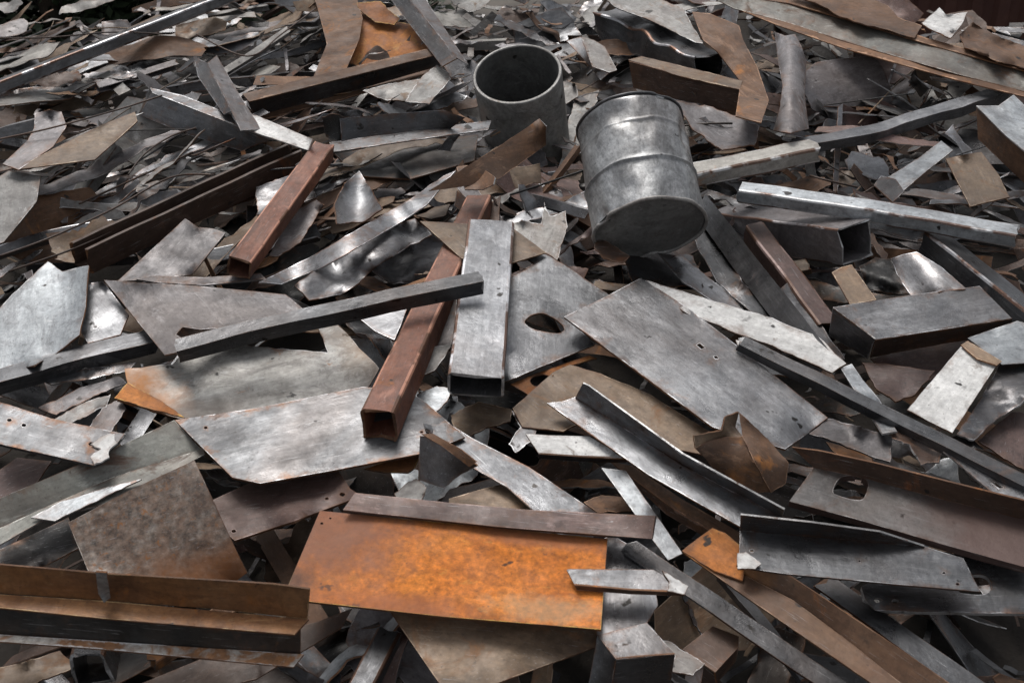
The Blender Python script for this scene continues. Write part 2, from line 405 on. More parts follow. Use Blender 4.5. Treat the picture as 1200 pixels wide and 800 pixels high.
def extrude(mb, A, B, prof, up, roll=0.0, seg=14, bend=0.0, dent=0.0, torn=0.0, skew=0.0, sd=0.0, twist=0.0, emi=1):
    outer, inn = prof
    d = (B - A); ln = d.length; d = d / ln
    u0 = d.cross(up).normalized(); v0 = u0.cross(d).normalized()
    area = sum(outer[i - 1][0] * outer[i][1] - outer[i][0] * outer[i - 1][1] for i in range(len(outer)))
    if area < 0: outer = outer[::-1]
    no = []; ne = []
    for i in range(len(outer)):
        a = outer[i]; b = outer[(i + 1) % len(outer)]; l = math.hypot(b[0] - a[0], b[1] - a[1])
        no.append(a); ne.append(1.0 if len(outer) < 20 else 0.0)
        q = 0.005
        if l > 3 * q and len(outer) < 20:
            for t in (q / l, 0.5, 1 - q / l): no.append((a[0] + (b[0] - a[0]) * t, a[1] + (b[1] - a[1]) * t)); ne.append(0.0)
    outer = no
    if inn and len(inn) != len(outer):
        full = []
        src = prof[0] if area >= 0 else prof[0][::-1]
        inn2 = inn if area >= 0 else inn[::-1]
        for i in range(len(src)):
            a = src[i]; b = src[(i + 1) % len(src)]; c = inn2[i]; d2 = inn2[(i + 1) % len(src)]; l = math.hypot(b[0] - a[0], b[1] - a[1]); full.append(c)
            if l > 0.015 and len(src) < 20:
                for t in (0.005 / l, 0.5, 1 - 0.005 / l): full.append((c[0] + (d2[0] - c[0]) * t, c[1] + (d2[1] - c[1]) * t))
        inn = full
    rows = []
    for lp in (outer, inn):
        if lp is None: rows.append(None); continue
        rr = []
        for k in range(seg + 1):
            s = k / seg
            off = v0 * (bend * math.sin(math.pi * s))
            row = []
            for (x, y) in lp:
                ro = roll + twist * (s - 0.5); c, si = math.cos(ro), math.sin(ro)
                X, Y = x * c - y * si, x * si + y * c
                p = A + d * (ln * s) + u0 * X + v0 * Y + off
                if dent:
                    q = p * 5.0
                    p = p + (u0 * noise.noise(q + Vector((sd, 0, 0))) + v0 * noise.noise(q + Vector((0, sd, 7)))) * dent
                if k in (0, seg):
                    e = torn * noise.noise(Vector((x * 40 + sd, y * 40, k))) + skew * x
                    p = p + d * e
                row.append(p)
            rr.append(row)
        rows.append(rr)
    def wall(rr, flip):
        n = len(rr[0])
        for i in range(n):
            j = (i + 1) % n
            vs = []; fs = []
            for k in range(seg + 1): vs += [rr[k][i], rr[k][j]]
            for k in range(seg):
                q = (2 * k, 2 * k + 1, 2 * k + 3, 2 * k + 2); fs.append(q if flip else q[::-1])
            ee = [] if flip else [e for k in range(seg + 1) for e in (ne[i], ne[j])]
            mb.add(vs, fs, 0, True, ee or None)
    wall(rows[0], False)
    if rows[1]: wall(rows[1], True)
    for k, fl in ((0, False), (seg, True)):
        if rows[1]:
            n = len(outer); vs = rows[0][k] + rows[1][k]
            fs = []
            for i in range(n):
                j = (i + 1) % n; q = (i, j, n + j, n + i); fs.append(q[::-1] if fl else q)
            mb.add(vs, fs, emi, False)
        else:
            n = len(outer); q = list(range(n)); mb.add(list(rows[0][k]), [q if fl else q[::-1]], emi, False)

def bar(name, label, cat, A, B, w, t, kind, mat, edge='bright_edge', wall=3.0, roll=0, ref=None, **kw):
    """a length of rolled section from pixel A to pixel B (x, y, h): w, t, wall in photo pixels at the middle"""
    kw['dent'] = kw.get('dent', .003) * 1.6; kw.setdefault('torn', .022); kw.setdefault('twist', .05 if len(HEROES) % 2 else -.04); kw.setdefault('seg', 22)
    a = P(*A); b = P(*B); m = mpp((a + b) / 2)
    mb = MB(); sd = nsd()
    extrude(mb, a, b, profile(kind, w * m, t * m, wall * m), N, R(roll), sd=sd, **kw)
    o = link(mb, name, [mat, edge], None, b - a)
    tag(o, label, cat); HEROES.append((o, ref)); return o
# the orange plate: bright orange over most of it, a greyer mauve at its left end, a worn tan patch at one corner
metal('orange_plate', [(0.44, 0.13, 0.024), (0.66, 0.20, 0.026), (0.80, 0.28, 0.045)], (0.42, 0.125, 0.03), 0.20, scale=4.5, met=0.02, rough=0.78, streak=0.08, scratch=0.0, spots=0.35, fine=0.55, bump=0.6, tint=0.0, vary=0.0, scuff=0.35)
def blot(m, cx, cy, rx, ry, col, amt, sc):
    """a patch of another rust colour with a ragged rim, fixed to the piece"""
    nt = m.node_tree; nd = nt.nodes; L = nt.links.new; b = nd['Principled BSDF']
    tc = nd.new('ShaderNodeTexCoord'); mp = nd.new('ShaderNodeMapping'); mp.vector_type = 'TEXTURE'
    mp.inputs['Location'].default_value = (cx, cy, 0); mp.inputs['Scale'].default_value = (rx, ry, 1)
    L(tc.outputs['Object'], mp.inputs['Vector'])
    ln = nd.new('ShaderNodeVectorMath'); ln.operation = 'LENGTH'; L(mp.outputs[0], ln.inputs[0])
    n = nd.new('ShaderNodeTexNoise'); n.inputs['Scale'].default_value = sc; n.inputs['Detail'].default_value = 9; n.inputs['Roughness'].default_value = .68; L(tc.outputs['Object'], n.inputs['Vector'])
    a = nd.new('ShaderNodeMath'); a.operation = 'MULTIPLY_ADD'; L(n.outputs['Fac'], a.inputs[0]); a.inputs[1].default_value = 1.6; L(ln.outputs['Value'], a.inputs[2])
    r = ramp(nt, [(0.0, amt), (1.0, 0.0)]); mr = nd.new('ShaderNodeMapRange'); mr.inputs[1].default_value = 1.25; mr.inputs[2].default_value = 2.0; L(a.outputs[0], mr.inputs[0]); L(mr.outputs[0], r.inputs[0])
    src = b.inputs['Base Color'].links[0].from_socket
    mx = nd.new('ShaderNodeMix'); mx.data_type = 'RGBA'; L(r.outputs[0], mx.inputs[0]); L(src, mx.inputs[6]); mx.inputs[7].default_value = (*col, 1)
    L(mx.outputs[2], b.inputs['Base Color'])
blot(MATS['orange_plate'], -.42, .10, .34, .26, (.24, .115, .075), .85, 9)
blot(MATS['orange_plate'], -.45, -.12, .10, .06, (.10, .06, .045), .8, 8)
blot(MATS['orange_plate'], .36, -.13, .20, .06, (.46, .33, .20), .5, 26)
blot(MATS['orange_plate'], .3, .16, .35, .05, (.30, .11, .05), .7, 14)
blot(MATS['orange_plate'], -.1, -.17, .3, .05, (.30, .10, .04), .7, 14)
metal('holed_plate', [(0.15, 0.135, 0.13), (0.22, 0.205, 0.20), (0.30, 0.285, 0.28)], BROWN, 0.15, met=0.35, rough=0.48)
blot(MATS['holed_plate'], -.38, .0, .32, .4, (.11, .068, .058), .9, 6)
blot(MATS['speckled'], -.12, .2, .3, .14, (.26, .10, .03), .8, 9)
metal('stained_plate', [(0.24, 0.225, 0.20), (0.48, 0.465, 0.435), (0.66, 0.645, 0.615)], ORG, 0.05, vary=0.1, scale=5, met=0.15, rough=0.58, streak=0.25, tint=0.12, scuff=.7)
blot(MATS['stained_plate'], .52, .05, .24, .36, (.42, .18, .055), .95, 9)
blot(MATS['stained_plate'], -.5, .0, .16, .3, (.30, .20, .12), .5, 8)
metal('angle_upper', [(0.11, 0.062, 0.038), (0.185, 0.10, 0.058), (0.25, 0.15, 0.09)], ORG, 0.16, met=0.1, rough=0.6, vary=.1)
blot(MATS['angle_upper'], -.62, 0, .30, .3, (.48, .20, .05), .9, 6)
metal('angle_lower', [(0.11, 0.062, 0.038), (0.185, 0.10, 0.058), (0.25, 0.15, 0.09)], ORG, 0.16, met=0.1, rough=0.6, vary=.1)
blot(MATS['angle_lower'], .58, 0, .30, .3, (.48, .20, .05), .9, 6)
blot(MATS['stained_plate'], .25, .12, .25, .08, (.12, .10, .085), .7, 9)
# ------------------------------------------------------------------ the pieces one can point at, front of the heap
V = 1 / 210.0
plate('steel_plate', 'large flat rectangular plate covered in bright orange rust, at the front of the heap', 'metal plate',
      [(375, 598), (712, 631), (704, 737), (520, 722), (331, 701)], 0.34, 'orange_plate', holes=[dot(387, 607, 1.5), dot(377, 613, 2)], ref='large orange rusted plate', thick=.008, warp=.006)
plate('flat_bar', 'dull purplish flat bar lying along the top edge of the orange rusted plate', 'metal bar',
      [(402, 597), (416, 577), (520, 588), (620, 597), (768, 604), (764, 631), (585, 617)], .365, 'maroon', 'dark_steel', ref='purplish flat bar', warp=.006, thick=.009)
plate('steel_plate', 'brownish grey plate with a pointed corner sticking out below the orange rusted plate', 'metal plate',
      [(446, 700), (702, 728), (697, 758), (590, 797), (530, 822)], .27, 'tan_steel', ref='brownish plate below the orange plate', warp=.01)
fold('angle_bar', 'short bluish grey angle bar resting across the right edge of the orange rusted plate', 'angle bar', [
    ('flange', [(664, 667), (668, 666), (765, 667), (804, 688), (802, 693), (740, 690), (673, 684)], 'grey_steel', dict(warp=.004, edge='bright_edge')),
    ('lip', [(673, 685), (740, 691), (802, 694), (802, 698, -.02), (740, 696, -.02), (676, 691, -.02)], 'dark_brown', dict(warp=.002)),
    ('torn_end', [(776, 668), (806, 686), (802, 696), (782, 692), (784, 680)], 'white_paint', dict(dh=.006, torn=1.5, label='white torn end'))], .37, ref='short grey angle on the orange plate')
fold('i_beam', 'rust orange steel beam with an upright back plate, in the lower left corner', 'steel beam', [
    ('back_plate', [(-15, 694), (126, 704), (250, 713), (360, 725), (363, 690, .12), (320, 684, .12), (124, 672, .11), (-15, 660, .11)], 'orange_brown', dict(warp=.005, edge='rust_edge')),
    ('flange', [(-15, 695), (126, 704), (362, 725), (345, 743), (120, 724), (-15, 710)], 'orange_brown', dict(warp=.003, dh=.003)),
    ('web', [(-15, 708), (120, 721), (352, 739), (352, 768, -.09), (120, 753, -.09), (-15, 743, -.09)], 'black_steel', dict(warp=.003, dh=-.006)),
    ('flange', [(-15, 742), (80, 748), (356, 766), (344, 781), (120, 760), (-15, 750)], 'worn_flange', dict(warp=.004, dh=-.085, label='worn whitish flange')),
    ('stiffener', [(112, 670, .17), (125, 671, .17), (130, 700, .02), (122, 706, .02), (115, 695, .05)], 'galvanised', dict(warp=.004, dh=.012))], .34, ref='orange beam in the lower left corner')
plate('steel_plate', 'steep speckled brown and grey plate leaning above the orange beam', 'metal plate',
      [(80, 612, .05), (150, 575, .1), (228, 539, .12), (247, 580, .08), (289, 671, -.06), (275, 682, -.08), (122, 700, -.06), (112, 690, -.05)], .30, 'speckled', ref='speckled brown plate', warp=.008)
plate('steel_plate', 'dark maroon curved plate under the big smooth grey plate', 'metal plate',
      [(231, 594), (300, 562), (396, 550), (410, 572), (418, 577), (417, 583), (345, 610), (275, 633)], 0.235, 'maroon', holes=[dot(383, 584), dot(401, 579, 3.5), dot(274, 622, 3)], ref='dark maroon curved plate', warp=.012,
      curl=lambda x, y: .05 * max(0, (x - 380) / 40) ** 2, thick=.009)
plate('steel_plate', 'big smooth grey plate with a pointed left end, under the red square tube end', 'metal plate',
      [(205, 492), (300, 478), (425, 453), (478, 458), (500, 472), (545, 512), (495, 531), (400, 549), (305, 566), (272, 559)], .315, 'mid_steel', holes=[dot(241, 501), dot(494, 506, 2), dot(505, 505, 2.5)], ref='big smooth grey plate', warp=.008, thick=.009)
plate('flat_bar', 'dark flat bar running down right from the big smooth grey plate to the purplish bar', 'metal bar',
      [(477, 459), (512, 487), (553, 513), (620, 547), (700, 601), (632, 604), (594, 570), (556, 549), (500, 505)], .285, 'dark_steel', 'bright_edge', ref='dark diagonal flat bar', warp=.006)
plate('torn_sheet', 'whitish stained plate with a rusted left end, above the big smooth grey plate', 'metal plate',
      [(234, 397), (262, 403), (384, 413), (368, 372), (392, 376), (445, 432), (428, 458), (300, 490), (214, 492), (137, 469), (150, 450), (146, 432), (202, 426)], .275, 'stained_plate', ref='whitish stained plate', warp=.014, torn=1.3)
plate('torn_sheet', 'small orange rusted sheet corner below the left end of the whitish stained plate', 'metal sheet',
      [(134, 466), (150, 448), (190, 470), (216, 489), (180, 480)], .262, 'orange_rust', torn=.8)
bar('square_tube', 'long red brown square tube with its open end on the big smooth grey plate', 'square tube',
    (561, 228, .22), (442, 481, .44), 35, 34, 'box', 'red_tube', 'rust_edge', wall=3, ref='long red square tube', dent=.002, roll=-6)
bar('rectangular_tube', 'grey flat rectangular tube standing out with its open end towards the viewer', 'rectangular tube',
    (576, 258, .36), (558, 440, .43), 60, 27, 'box', 'grey_steel', 'bright_edge', wall=3, ref='grey rectangular tube', dent=.002, roll=3)
bar('steel_bar', 'long dark bar lying over the red square tube and the grey rectangular tube', 'metal bar',
    (206, 404, .40), (563, 324, .485), 22, 18, 'R', 'dark_steel', 'bright_edge', wall=3, ref='long dark bar over the tubes', dent=.003, bend=.012)
bar('steel_bar', 'dark bar entering from the left edge below the silvery galvanised plate', 'metal bar',
    (-20, 446, .27), (178, 393, .27), 26, 18, 'R', 'dark_steel', 'bright_edge', wall=3, ref='dark bar at the left edge', dent=.003, bend=.01)
plate('steel_plate', 'dull grey plate with a torn slot, its pointed corner over a dark bar', 'metal plate',
      [(122, 328), (160, 331), (220, 334), (297, 341), (335, 345), (372, 376), (300, 395), (215, 411), (193, 416)], .315, 'purple_steel', ref='dull grey plate with a torn slot', warp=.012,
      holes=[[(206, 392), (214, 383), (235, 386), (263, 384), (242, 391), (216, 397)]])
plate('steel_plate', 'silvery mottled galvanised plate at the left edge', 'metal plate',
      [(-15, 374), (20, 340), (56, 306), (73, 318), (104, 311), (99, 366), (93, 392), (66, 414), (40, 428), (-15, 440)], .30, 'galvanised', ref='silvery galvanised plate', torn=.8, warp=.012,
      curl=lambda x, y: .04 * max(0, (x - 60) / 40) ** 2)
plate('torn_sheet', 'small grey sheet tucked between the silvery galvanised plate and the slotted plate', 'metal sheet',
      [(100, 332), (121, 330), (151, 369), (141, 392), (103, 402), (90, 380)], .27, 'grey_steel', warp=.014)
plate('steel_plate', 'grey plate with a raised corner standing behind the slotted plate', 'metal plate',
      [(217, 256, .05), (232, 266, .05), (250, 268, .05), (264, 273, .05), (225, 322), (137, 330)], .24, 'purple_steel', 'bright_edge', ref='raised grey plate', warp=.01)
plate('metal_strip', 'thin shiny strip below the open end of the short red tube', 'metal strip',
      [(160, 327), (181, 323), (240, 325), (305, 320), (312, 327), (240, 334), (185, 331)], .30, 'purple_steel', 'bright_edge', warp=.01)
bar('steel_channel', 'long dark brown rusted channel with an open box end, left of the short red tube', 'steel channel',
    (345, 172, .27), (92, 288, .34), 28, 30, 'U', 'dark_brown', 'rust_edge', wall=4, ref='long dark brown channel', dent=.003, torn=.03)
bar('square_tube', 'short red brown tube pointing down left in the upper left of the heap', 'square tube',
    (380, 168, .36), (281, 303, .40), 26, 24, 'box', 'red_tube', 'rust_edge', wall=2, ref='short red tube', dent=.002, roll=10)
fold('steel_channel', 'dark grey channel lying left of the whitish bar and the short red tube', 'steel channel', [
    ('flange', [(176, 103), (215, 112), (275, 136), (320, 158), (320, 164), (179, 109)], 'grey_steel', dict(warp=.004, edge='bright_edge')),
    ('web', [(178, 107), (250, 137), (320, 163), (283, 177, -.12), (220, 158, -.12), (164, 135, -.12)], 'dark_steel', dict(warp=.004)),
    ('end_plate', [(176, 102), (181, 107), (168, 137, -.12), (162, 134, -.12)], 'black_steel', dict(warp=.003))], .33, ref='dark channel at upper left')
fold('angle_bar', 'grey angle bar standing behind the dark channel at upper left', 'angle bar', [
    ('flange', [(227, 66), (243, 74, .03), (271, 130, .03), (262, 134), (232, 90)], 'dark_steel', dict(warp=.004, edge='bright_edge')),
    ('flange', [(243, 74, .03), (254, 65), (280, 110), (306, 151), (282, 153, .03), (271, 130, .03)], 'purple_steel', dict(warp=.004, edge='bright_edge'))], .36, ref='grey angle behind the dark channel')
plate('flat_bar', 'clean whitish bar end just above the short red tube', 'metal bar',
      [(270, 133), (300, 135), (366, 163), (361, 176), (298, 155), (278, 146)], .37, 'white_paint', 'bright_edge', ref='whitish bar end', warp=.004)
fold('steel_channel', 'rusty topped channel with its dark hollow side to the viewer, left of the open pipe', 'steel channel', [
    ('flange', [(284, 110), (390, 84), (502, 57), (513, 64), (400, 92), (292, 119)], 'brown_rust', dict(warp=.004, dh=.004)),
    ('web', [(290, 118), (400, 91), (513, 64), (517, 77, -.10), (400, 111, -.12), (298, 137, -.12)], 'dark_steel', dict(warp=.006)),
    ('lip', [(297, 134), (400, 109), (516, 75), (514, 82), (400, 117), (306, 141)], 'brown_rust', dict(warp=.004, dh=-.115))], .34, ref='rusty topped channel')
fold('angle_bar', 'grey angle bar coming down from the top edge towards the open pipe', 'angle bar', [
    ('flange', [(452, -8), (474, -8, .05), (536, 68, .05), (518, 78)], 'dark_steel', dict(warp=.004)),
    ('flange', [(474, -8, .05), (494, -8, .03), (549, 76, .03), (536, 68, .05)], 'purple_steel', dict(warp=.004, edge='bright_edge'))], .36, ref='grey angle at the top')
plate('metal_strip', 'curved rust brown plate strip at the top edge', 'metal strip',
      [(366, -10), (416, -10), (425, 22), (421, 46), (402, 90), (366, 93), (383, 52), (374, 16)], .32, 'brown_rust', ref='curved rust brown strip', warp=.02, curl=lambda x, y: -.05 * ((y - 40) / 50) ** 2)
plate('torn_sheet', 'orange brown torn sheet under the grey angle at the top', 'metal sheet',
      [(412, 12), (450, 22), (480, 28), (510, 62), (480, 72), (430, 80), (408, 74)], .25, 'orange_rust', ref='orange brown torn sheet', torn=2, warp=.03)
plate('torn_sheet', 'small orange sheet scrap beside the curved rust brown strip', 'metal sheet',
      [(418, 4), (446, 2), (468, 22), (462, 29), (440, 26), (424, 14)], .30, 'orange_rust', torn=1.4, warp=.03)
plate('torn_sheet', 'pale square sheet scrap left of the open pipe', 'metal sheet',
      [(490, 94), (512, 76), (527, 86), (528, 93), (503, 122), (475, 119)], .30, 'pale_sheet', 'bright_edge', ref='pale square scrap', torn=1.2, warp=.02)
plate('torn_sheet', 'grey torn sheet under the rusty topped channel', 'metal sheet',
      [(425, 106), (460, 98), (494, 92), (478, 119), (450, 117)], .27, 'pale_sheet', torn=1.5, warp=.02)
fold('steel_channel', 'dark hollow channel with a ragged left end, below the rusty topped channel', 'steel channel', [
    ('web', [(398, 139, .1), (460, 133, .1), (520, 129, .1), (545, 138, .1), (525, 153), (400, 168)], 'dark_steel', dict(warp=.012, torn=.8)),
    ('lip', [(386, 167), (480, 153), (568, 142), (576, 141), (572, 152), (500, 162), (390, 178)], 'grey_steel', dict(warp=.006, edge='bright_edge', dh=.01)),
    ('torn_end', [(377, 137, .1), (390, 133, .12), (404, 137, .1), (410, 162), (390, 168), (382, 160)], 'black_steel', dict(warp=.02, torn=1.5, dh=.01))], .31, ref='dark hollow channel')
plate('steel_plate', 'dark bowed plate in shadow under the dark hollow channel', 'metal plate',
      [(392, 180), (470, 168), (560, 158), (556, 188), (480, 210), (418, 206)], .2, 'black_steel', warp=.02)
plate('bent_bracket', 'rusty bent bracket plate leaning below the open pipe', 'bracket',
      [(502, 224, -.02), (545, 196, .03), (590, 168, .06), (632, 139, .1), (640, 148, .1), (640, 170, 0), (612, 190, -.02), (584, 210, -.03), (560, 216, -.04)], .40, 'brown_rust', 'bright_edge', ref='rusty bent bracket', warp=.01, torn=.6)
plate('torn_sheet', 'curled brown sheet end with a shiny lip under the rusty bent bracket', 'metal sheet',
      [(535, 196), (560, 192), (580, 208), (578, 216), (566, 222), (545, 222)], .41, 'brown_rust', 'bright_edge', torn=1, curl=lambda x, y: .05 * max(0, (x - 555) / 20) ** 2 - .03)
plate('metal_strip', 'long thin curled strip running down left from the rusty bent bracket', 'metal strip',
      [(303, 331), (360, 303), (420, 268), (480, 234), (520, 206), (534, 200), (500, 240), (482, 252), (440, 278), (380, 312), (330, 333)], .30, 'grey_steel', 'bright_edge', ref='long curled strip', torn=1, warp=.02, curl=lambda x, y: .04 * math.sin(x * .05))
plate('torn_sheet', 'crumpled grey sheet below the long curled strip', 'metal sheet',
      [(345, 335), (390, 300), (450, 268), (486, 256), (506, 275), (450, 305), (400, 346), (362, 352)], .24, 'grey_steel', torn=2.5, warp=.05, wscale=5)
plate('torn_sheet', 'cupped grey sheet between the short red tube and the long red tube', 'metal sheet',
      [(392, 240), (404, 215), (421, 200), (435, 222), (448, 245), (425, 260), (395, 262)], .3, 'grey_steel', torn=1.2, warp=.03, curl=lambda x, y: .06 * ((x - 420) / 25) ** 2)
plate('torn_sheet', 'grey sheet flap beside the right side of the short red tube', 'metal sheet',
      [(335, 262), (352, 243), (371, 234), (379, 240), (352, 284), (326, 300), (315, 300)], .25, 'purple_steel', torn=1, warp=.03)
# drum and pipe are built in c_round
plate('torn_sheet', 'tan triangular plate behind the top of the grey rectangular tube', 'metal plate',
      [(492, 259), (548, 262), (598, 265), (640, 296), (600, 308), (545, 303), (541, 303)], .30, 'tan_steel', ref='tan triangular plate', warp=.01)
plate('torn_sheet', 'rough pale leaf shaped scrap just left of the drum bottom', 'metal sheet',
      [(600, 262), (612, 258), (634, 262), (638, 236), (644, 253), (655, 250), (663, 247), (665, 266), (653, 304), (632, 292), (604, 276)], .29, 'pale_sheet', ref='pale leaf shaped scrap', torn=1.5, warp=.02)
plate('steel_plate', 'grey plate with a large oval hole, right of the grey rectangular tube', 'metal plate',
      [(597, 274), (660, 309), (716, 347), (665, 371), (697, 404), (640, 427), (590, 448), (586, 400)], .29, 'grey_steel', ref='grey plate with an oval hole', warp=.012, torn=.6,
      holes=[[(613, 377), (622, 369), (636, 366), (652, 374), (663, 385), (656, 391), (640, 389), (622, 385)], [(599, 307), (618, 304), (626, 309), (612, 318), (600, 324)]])
plate('steel_plate', 'large smooth grey plate lying diagonally below the drum', 'metal plate',
      [(661, 371), (705, 350), (750, 326), (757, 329), (808, 362), (868, 408), (970, 489), (946, 508), (920, 526), (835, 500), (740, 430)], .345, 'grey_steel', ref='large diagonal grey plate', warp=.012, thick=.009,
      holes=[[(816, 404), (820, 402), (826, 407), (822, 409)], [(836, 417), (840, 417), (842, 420), (838, 420)]])
plate('torn_sheet', 'whitish weathered strip along the upper edge of the large diagonal plate', 'metal strip',
      [(757, 328), (800, 341), (905, 373), (960, 395), (992, 426), (975, 437), (905, 405), (862, 390), (800, 364)], .33, 'white_paint', ref='whitish weathered strip', torn=1.3, warp=.012)
plate('metal_strip', 'short whitish strip showing between the large diagonal plate and the long dark bar', 'metal strip',
      [(862, 398), (884, 405), (938, 434), (928, 441), (896, 438), (870, 415)], .33, 'white_paint', torn=1.2)
plate('torn_sheet', 'tan grey sheet with a rusty corner under the upright flange channel', 'metal sheet',
      [(601, 478), (648, 436), (668, 427), (705, 438), (760, 461), (834, 507), (822, 532), (760, 520), (690, 490), (660, 505), (612, 500)], .27, 'tan_steel', ref='tan grey sheet', warp=.012, torn=.8)
plate('torn_sheet', 'orange rusted tab with a round hole beside the tan grey sheet', 'metal sheet',
      [(598, 450), (632, 436), (690, 416), (700, 420), (660, 430), (648, 440), (626, 466)], .262, 'orange_rust', torn=.6,
      holes=[[(620, 446), (626, 440), (636, 438), (645, 441), (642, 449), (634, 453), (625, 452)]])
fold('steel_channel', 'grey channel with one upright flange, running down right of the centre', 'steel channel', [
    ('flange', [(674, 466), (683, 449, .09), (690, 452, .09), (800, 532, .09), (919, 597, .09), (916, 606), (800, 545)], 'grey_steel', dict(warp=.005, edge='bright_edge', label='upright flange')),
    ('web', [(641, 472), (660, 470), (674, 465), (800, 545), (917, 606), (868, 617), (760, 556)], 'grey_steel', dict(warp=.006, edge='rust_edge'))], .335, ref='grey channel right of centre')
fold('angle_bar', 'small whitish angle scrap sticking out left under the grey channel right of centre', 'angle bar', [
    ('flange', [(616, 508), (650, 510), (690, 511), (736, 537), (680, 535), (632, 532)], 'white_paint', dict(warp=.004)),
    ('lip', [(632, 532), (680, 535), (736, 537), (734, 542, -.03), (680, 541, -.03), (631, 537, -.03)], 'dark_steel', dict(warp=.002))], .30, ref='small whitish angle scrap')
fold('crushed_tube', 'crushed brown box tube stub with a ragged opening on the large diagonal plate', 'tube stub', [
    ('wall', [(815, 525, 0), (832, 516), (848, 512), (870, 511), (884, 540, .0), (905, 576, -.1), (880, 578, -.12), (845, 560, -.12)], 'brown_rust', dict(warp=.015, torn=1.2)),
    ('wall', [(866, 483, .05), (876, 492, .05), (900, 514), (924, 542, -.02), (921, 566, -.08), (904, 577, -.1), (884, 541, .0), (870, 511, .01)], 'brown_rust', dict(warp=.012, torn=.8)),
    ('wall', [(813, 510, .03), (846, 504, .03), (850, 488, .05), (866, 483, .05), (862, 500, -.02), (870, 511, .0), (848, 513, -.01), (830, 518, -.0), (815, 525, 0)], 'tan_steel', dict(warp=.012, torn=1, dh=-.006))], .45, ref='crushed brown tube stub')
fold('angle_bar', 'thin orange brown angle running along the underside of the grey channel right of centre', 'angle bar', [
    ('flange', [(715, 540), (742, 546), (800, 585), (885, 634), (868, 642), (790, 596)], 'brown_rust', dict(warp=.004)),
    ('lip', [(715, 541), (790, 597), (868, 643), (862, 650, -.04), (780, 602, -.04)], 'dark_brown', dict(warp=.003))], .25, ref='thin orange brown angle')
plate('metal_strip', 'bent silvery strip passing under the right end of the purplish flat bar', 'metal strip',
      [(705, 548), (733, 551), (769, 603), (800, 648), (783, 656), (760, 626), (745, 603)], .30, 'galvanised', 'bright_edge', ref='bent silvery strip', warp=.008)
fold('angle_bar', 'long orange and brown angle with a bent tab, running off the bottom edge', 'angle bar', [
    ('tab', [(799, 645), (818, 630), (835, 618, .03), (850, 624, .03), (878, 648, .0), (870, 680), (836, 668)], 'orange_rust', dict(warp=.008, torn=.6, dh=.012, label='orange rusted bent tab')),
    ('flange', [(868, 652, .06), (900, 662, .06), (925, 674, .06), (1010, 730, .06), (1130, 812, .06), (1065, 808), (1000, 755), (930, 703), (860, 668)], 'angle_upper', dict(warp=.006)),
    ('flange', [(799, 646), (860, 667), (930, 703), (1000, 755), (1066, 808), (1036, 810), (880, 703)], 'angle_lower', dict(warp=.006, dh=.002))], .31, ref='long orange and brown angle')
fold('steel_channel', 'grey channel with an upright back flange, above the dark plate with a round ended slot', 'steel channel', [
    ('flange', [(867, 622), (960, 630), (1084, 641), (1083, 640, .01), (1031, 623, .07), (950, 612, .09), (868, 603, .09)], 'dark_steel', dict(warp=.004, edge='bright_edge', label='upright flange')),
    ('web', [(867, 621), (960, 629), (1084, 640), (1129, 654), (1149, 693), (1060, 685), (921, 672), (866, 664)], 'grey_steel', dict(holes=[dot(881, 645, 2.5), dot(1007, 657, 1.6), dot(1106, 671, 2), dot(1122, 684, 2)], warp=.006, edge='dark_brown'))], .37, ref='grey channel at lower right')
plate('torn_sheet', 'small whitish torn flap on the left end of the lower right channel', 'metal sheet',
      [(864, 648), (874, 646), (892, 660), (885, 666), (864, 666)], .385, 'white_paint', torn=1.0)
fold('steel_channel', 'wide grey brown beam with a rounded square hole at the right edge', 'steel beam', [
    ('flange', [(954, 548), (1020, 562), (1100, 584), (1215, 612), (1215, 590, .09), (1110, 564, .09), (1028, 543, .08), (960, 528, .07), (928, 524, .04)], 'dark_brown', dict(warp=.005, label='rusty upright flange')),
    ('web', [(925, 587), (954, 547), (1020, 561), (1100, 583), (1215, 612), (1215, 668), (1100, 636), (1000, 607)], 'holed_plate', dict(warp=.006, thick=.026, edge='maroon', dh=.003,
        holes=[[(975, 577), (979, 566), (986, 558), (998, 557), (1010, 558), (1018, 565), (1016, 576), (1011, 586), (998, 585), (984, 581)]]))], .36, ref='wide beam with a rounded square hole')
plate('steel_plate', 'dark grey plate with a round ended slot at the lower right edge', 'metal plate',
      [(1009, 687), (1060, 664), (1130, 645), (1225, 655), (1225, 719), (1100, 717), (1026, 715), (1014, 702)], .29, 'dark_steel', 'bright_edge', ref='dark plate with a round ended slot', torn=.5, thick=.012,
      holes=[[(1120, 676), (1148, 672), (1158, 676), (1163, 686), (1158, 695), (1146, 697), (1120, 694)], dot(1029, 703, 5, .6), dot(1049, 704, 4.5, .6)])
bar('angle_bar', 'dark narrow angle running from below the lower right channel to the bottom edge', 'angle bar',
    (965, 680, .24), (1150, 812, .24), 30, 16, 'L', 'dark_steel', 'rust_edge', wall=3, ref='dark narrow angle at lower right', dent=.002)
bar('angle_bar', 'long thin angle running under the bent silvery strip to the bottom edge', 'angle bar',
    (735, 638, .30), (992, 812, .27), 26, 16, 'L', 'dark_steel', 'bright_edge', wall=3, ref='long thin angle at the bottom', dent=.002)
plate('torn_sheet', 'grey torn sheet under the short angle on the orange plate', 'metal sheet',
      [(700, 636), (716, 625), (740, 640), (762, 664), (752, 676), (768, 690), (771, 709), (757, 731), (745, 740), (700, 745), (696, 690)], .285, 'grey_steel', torn=1.0, warp=.02)
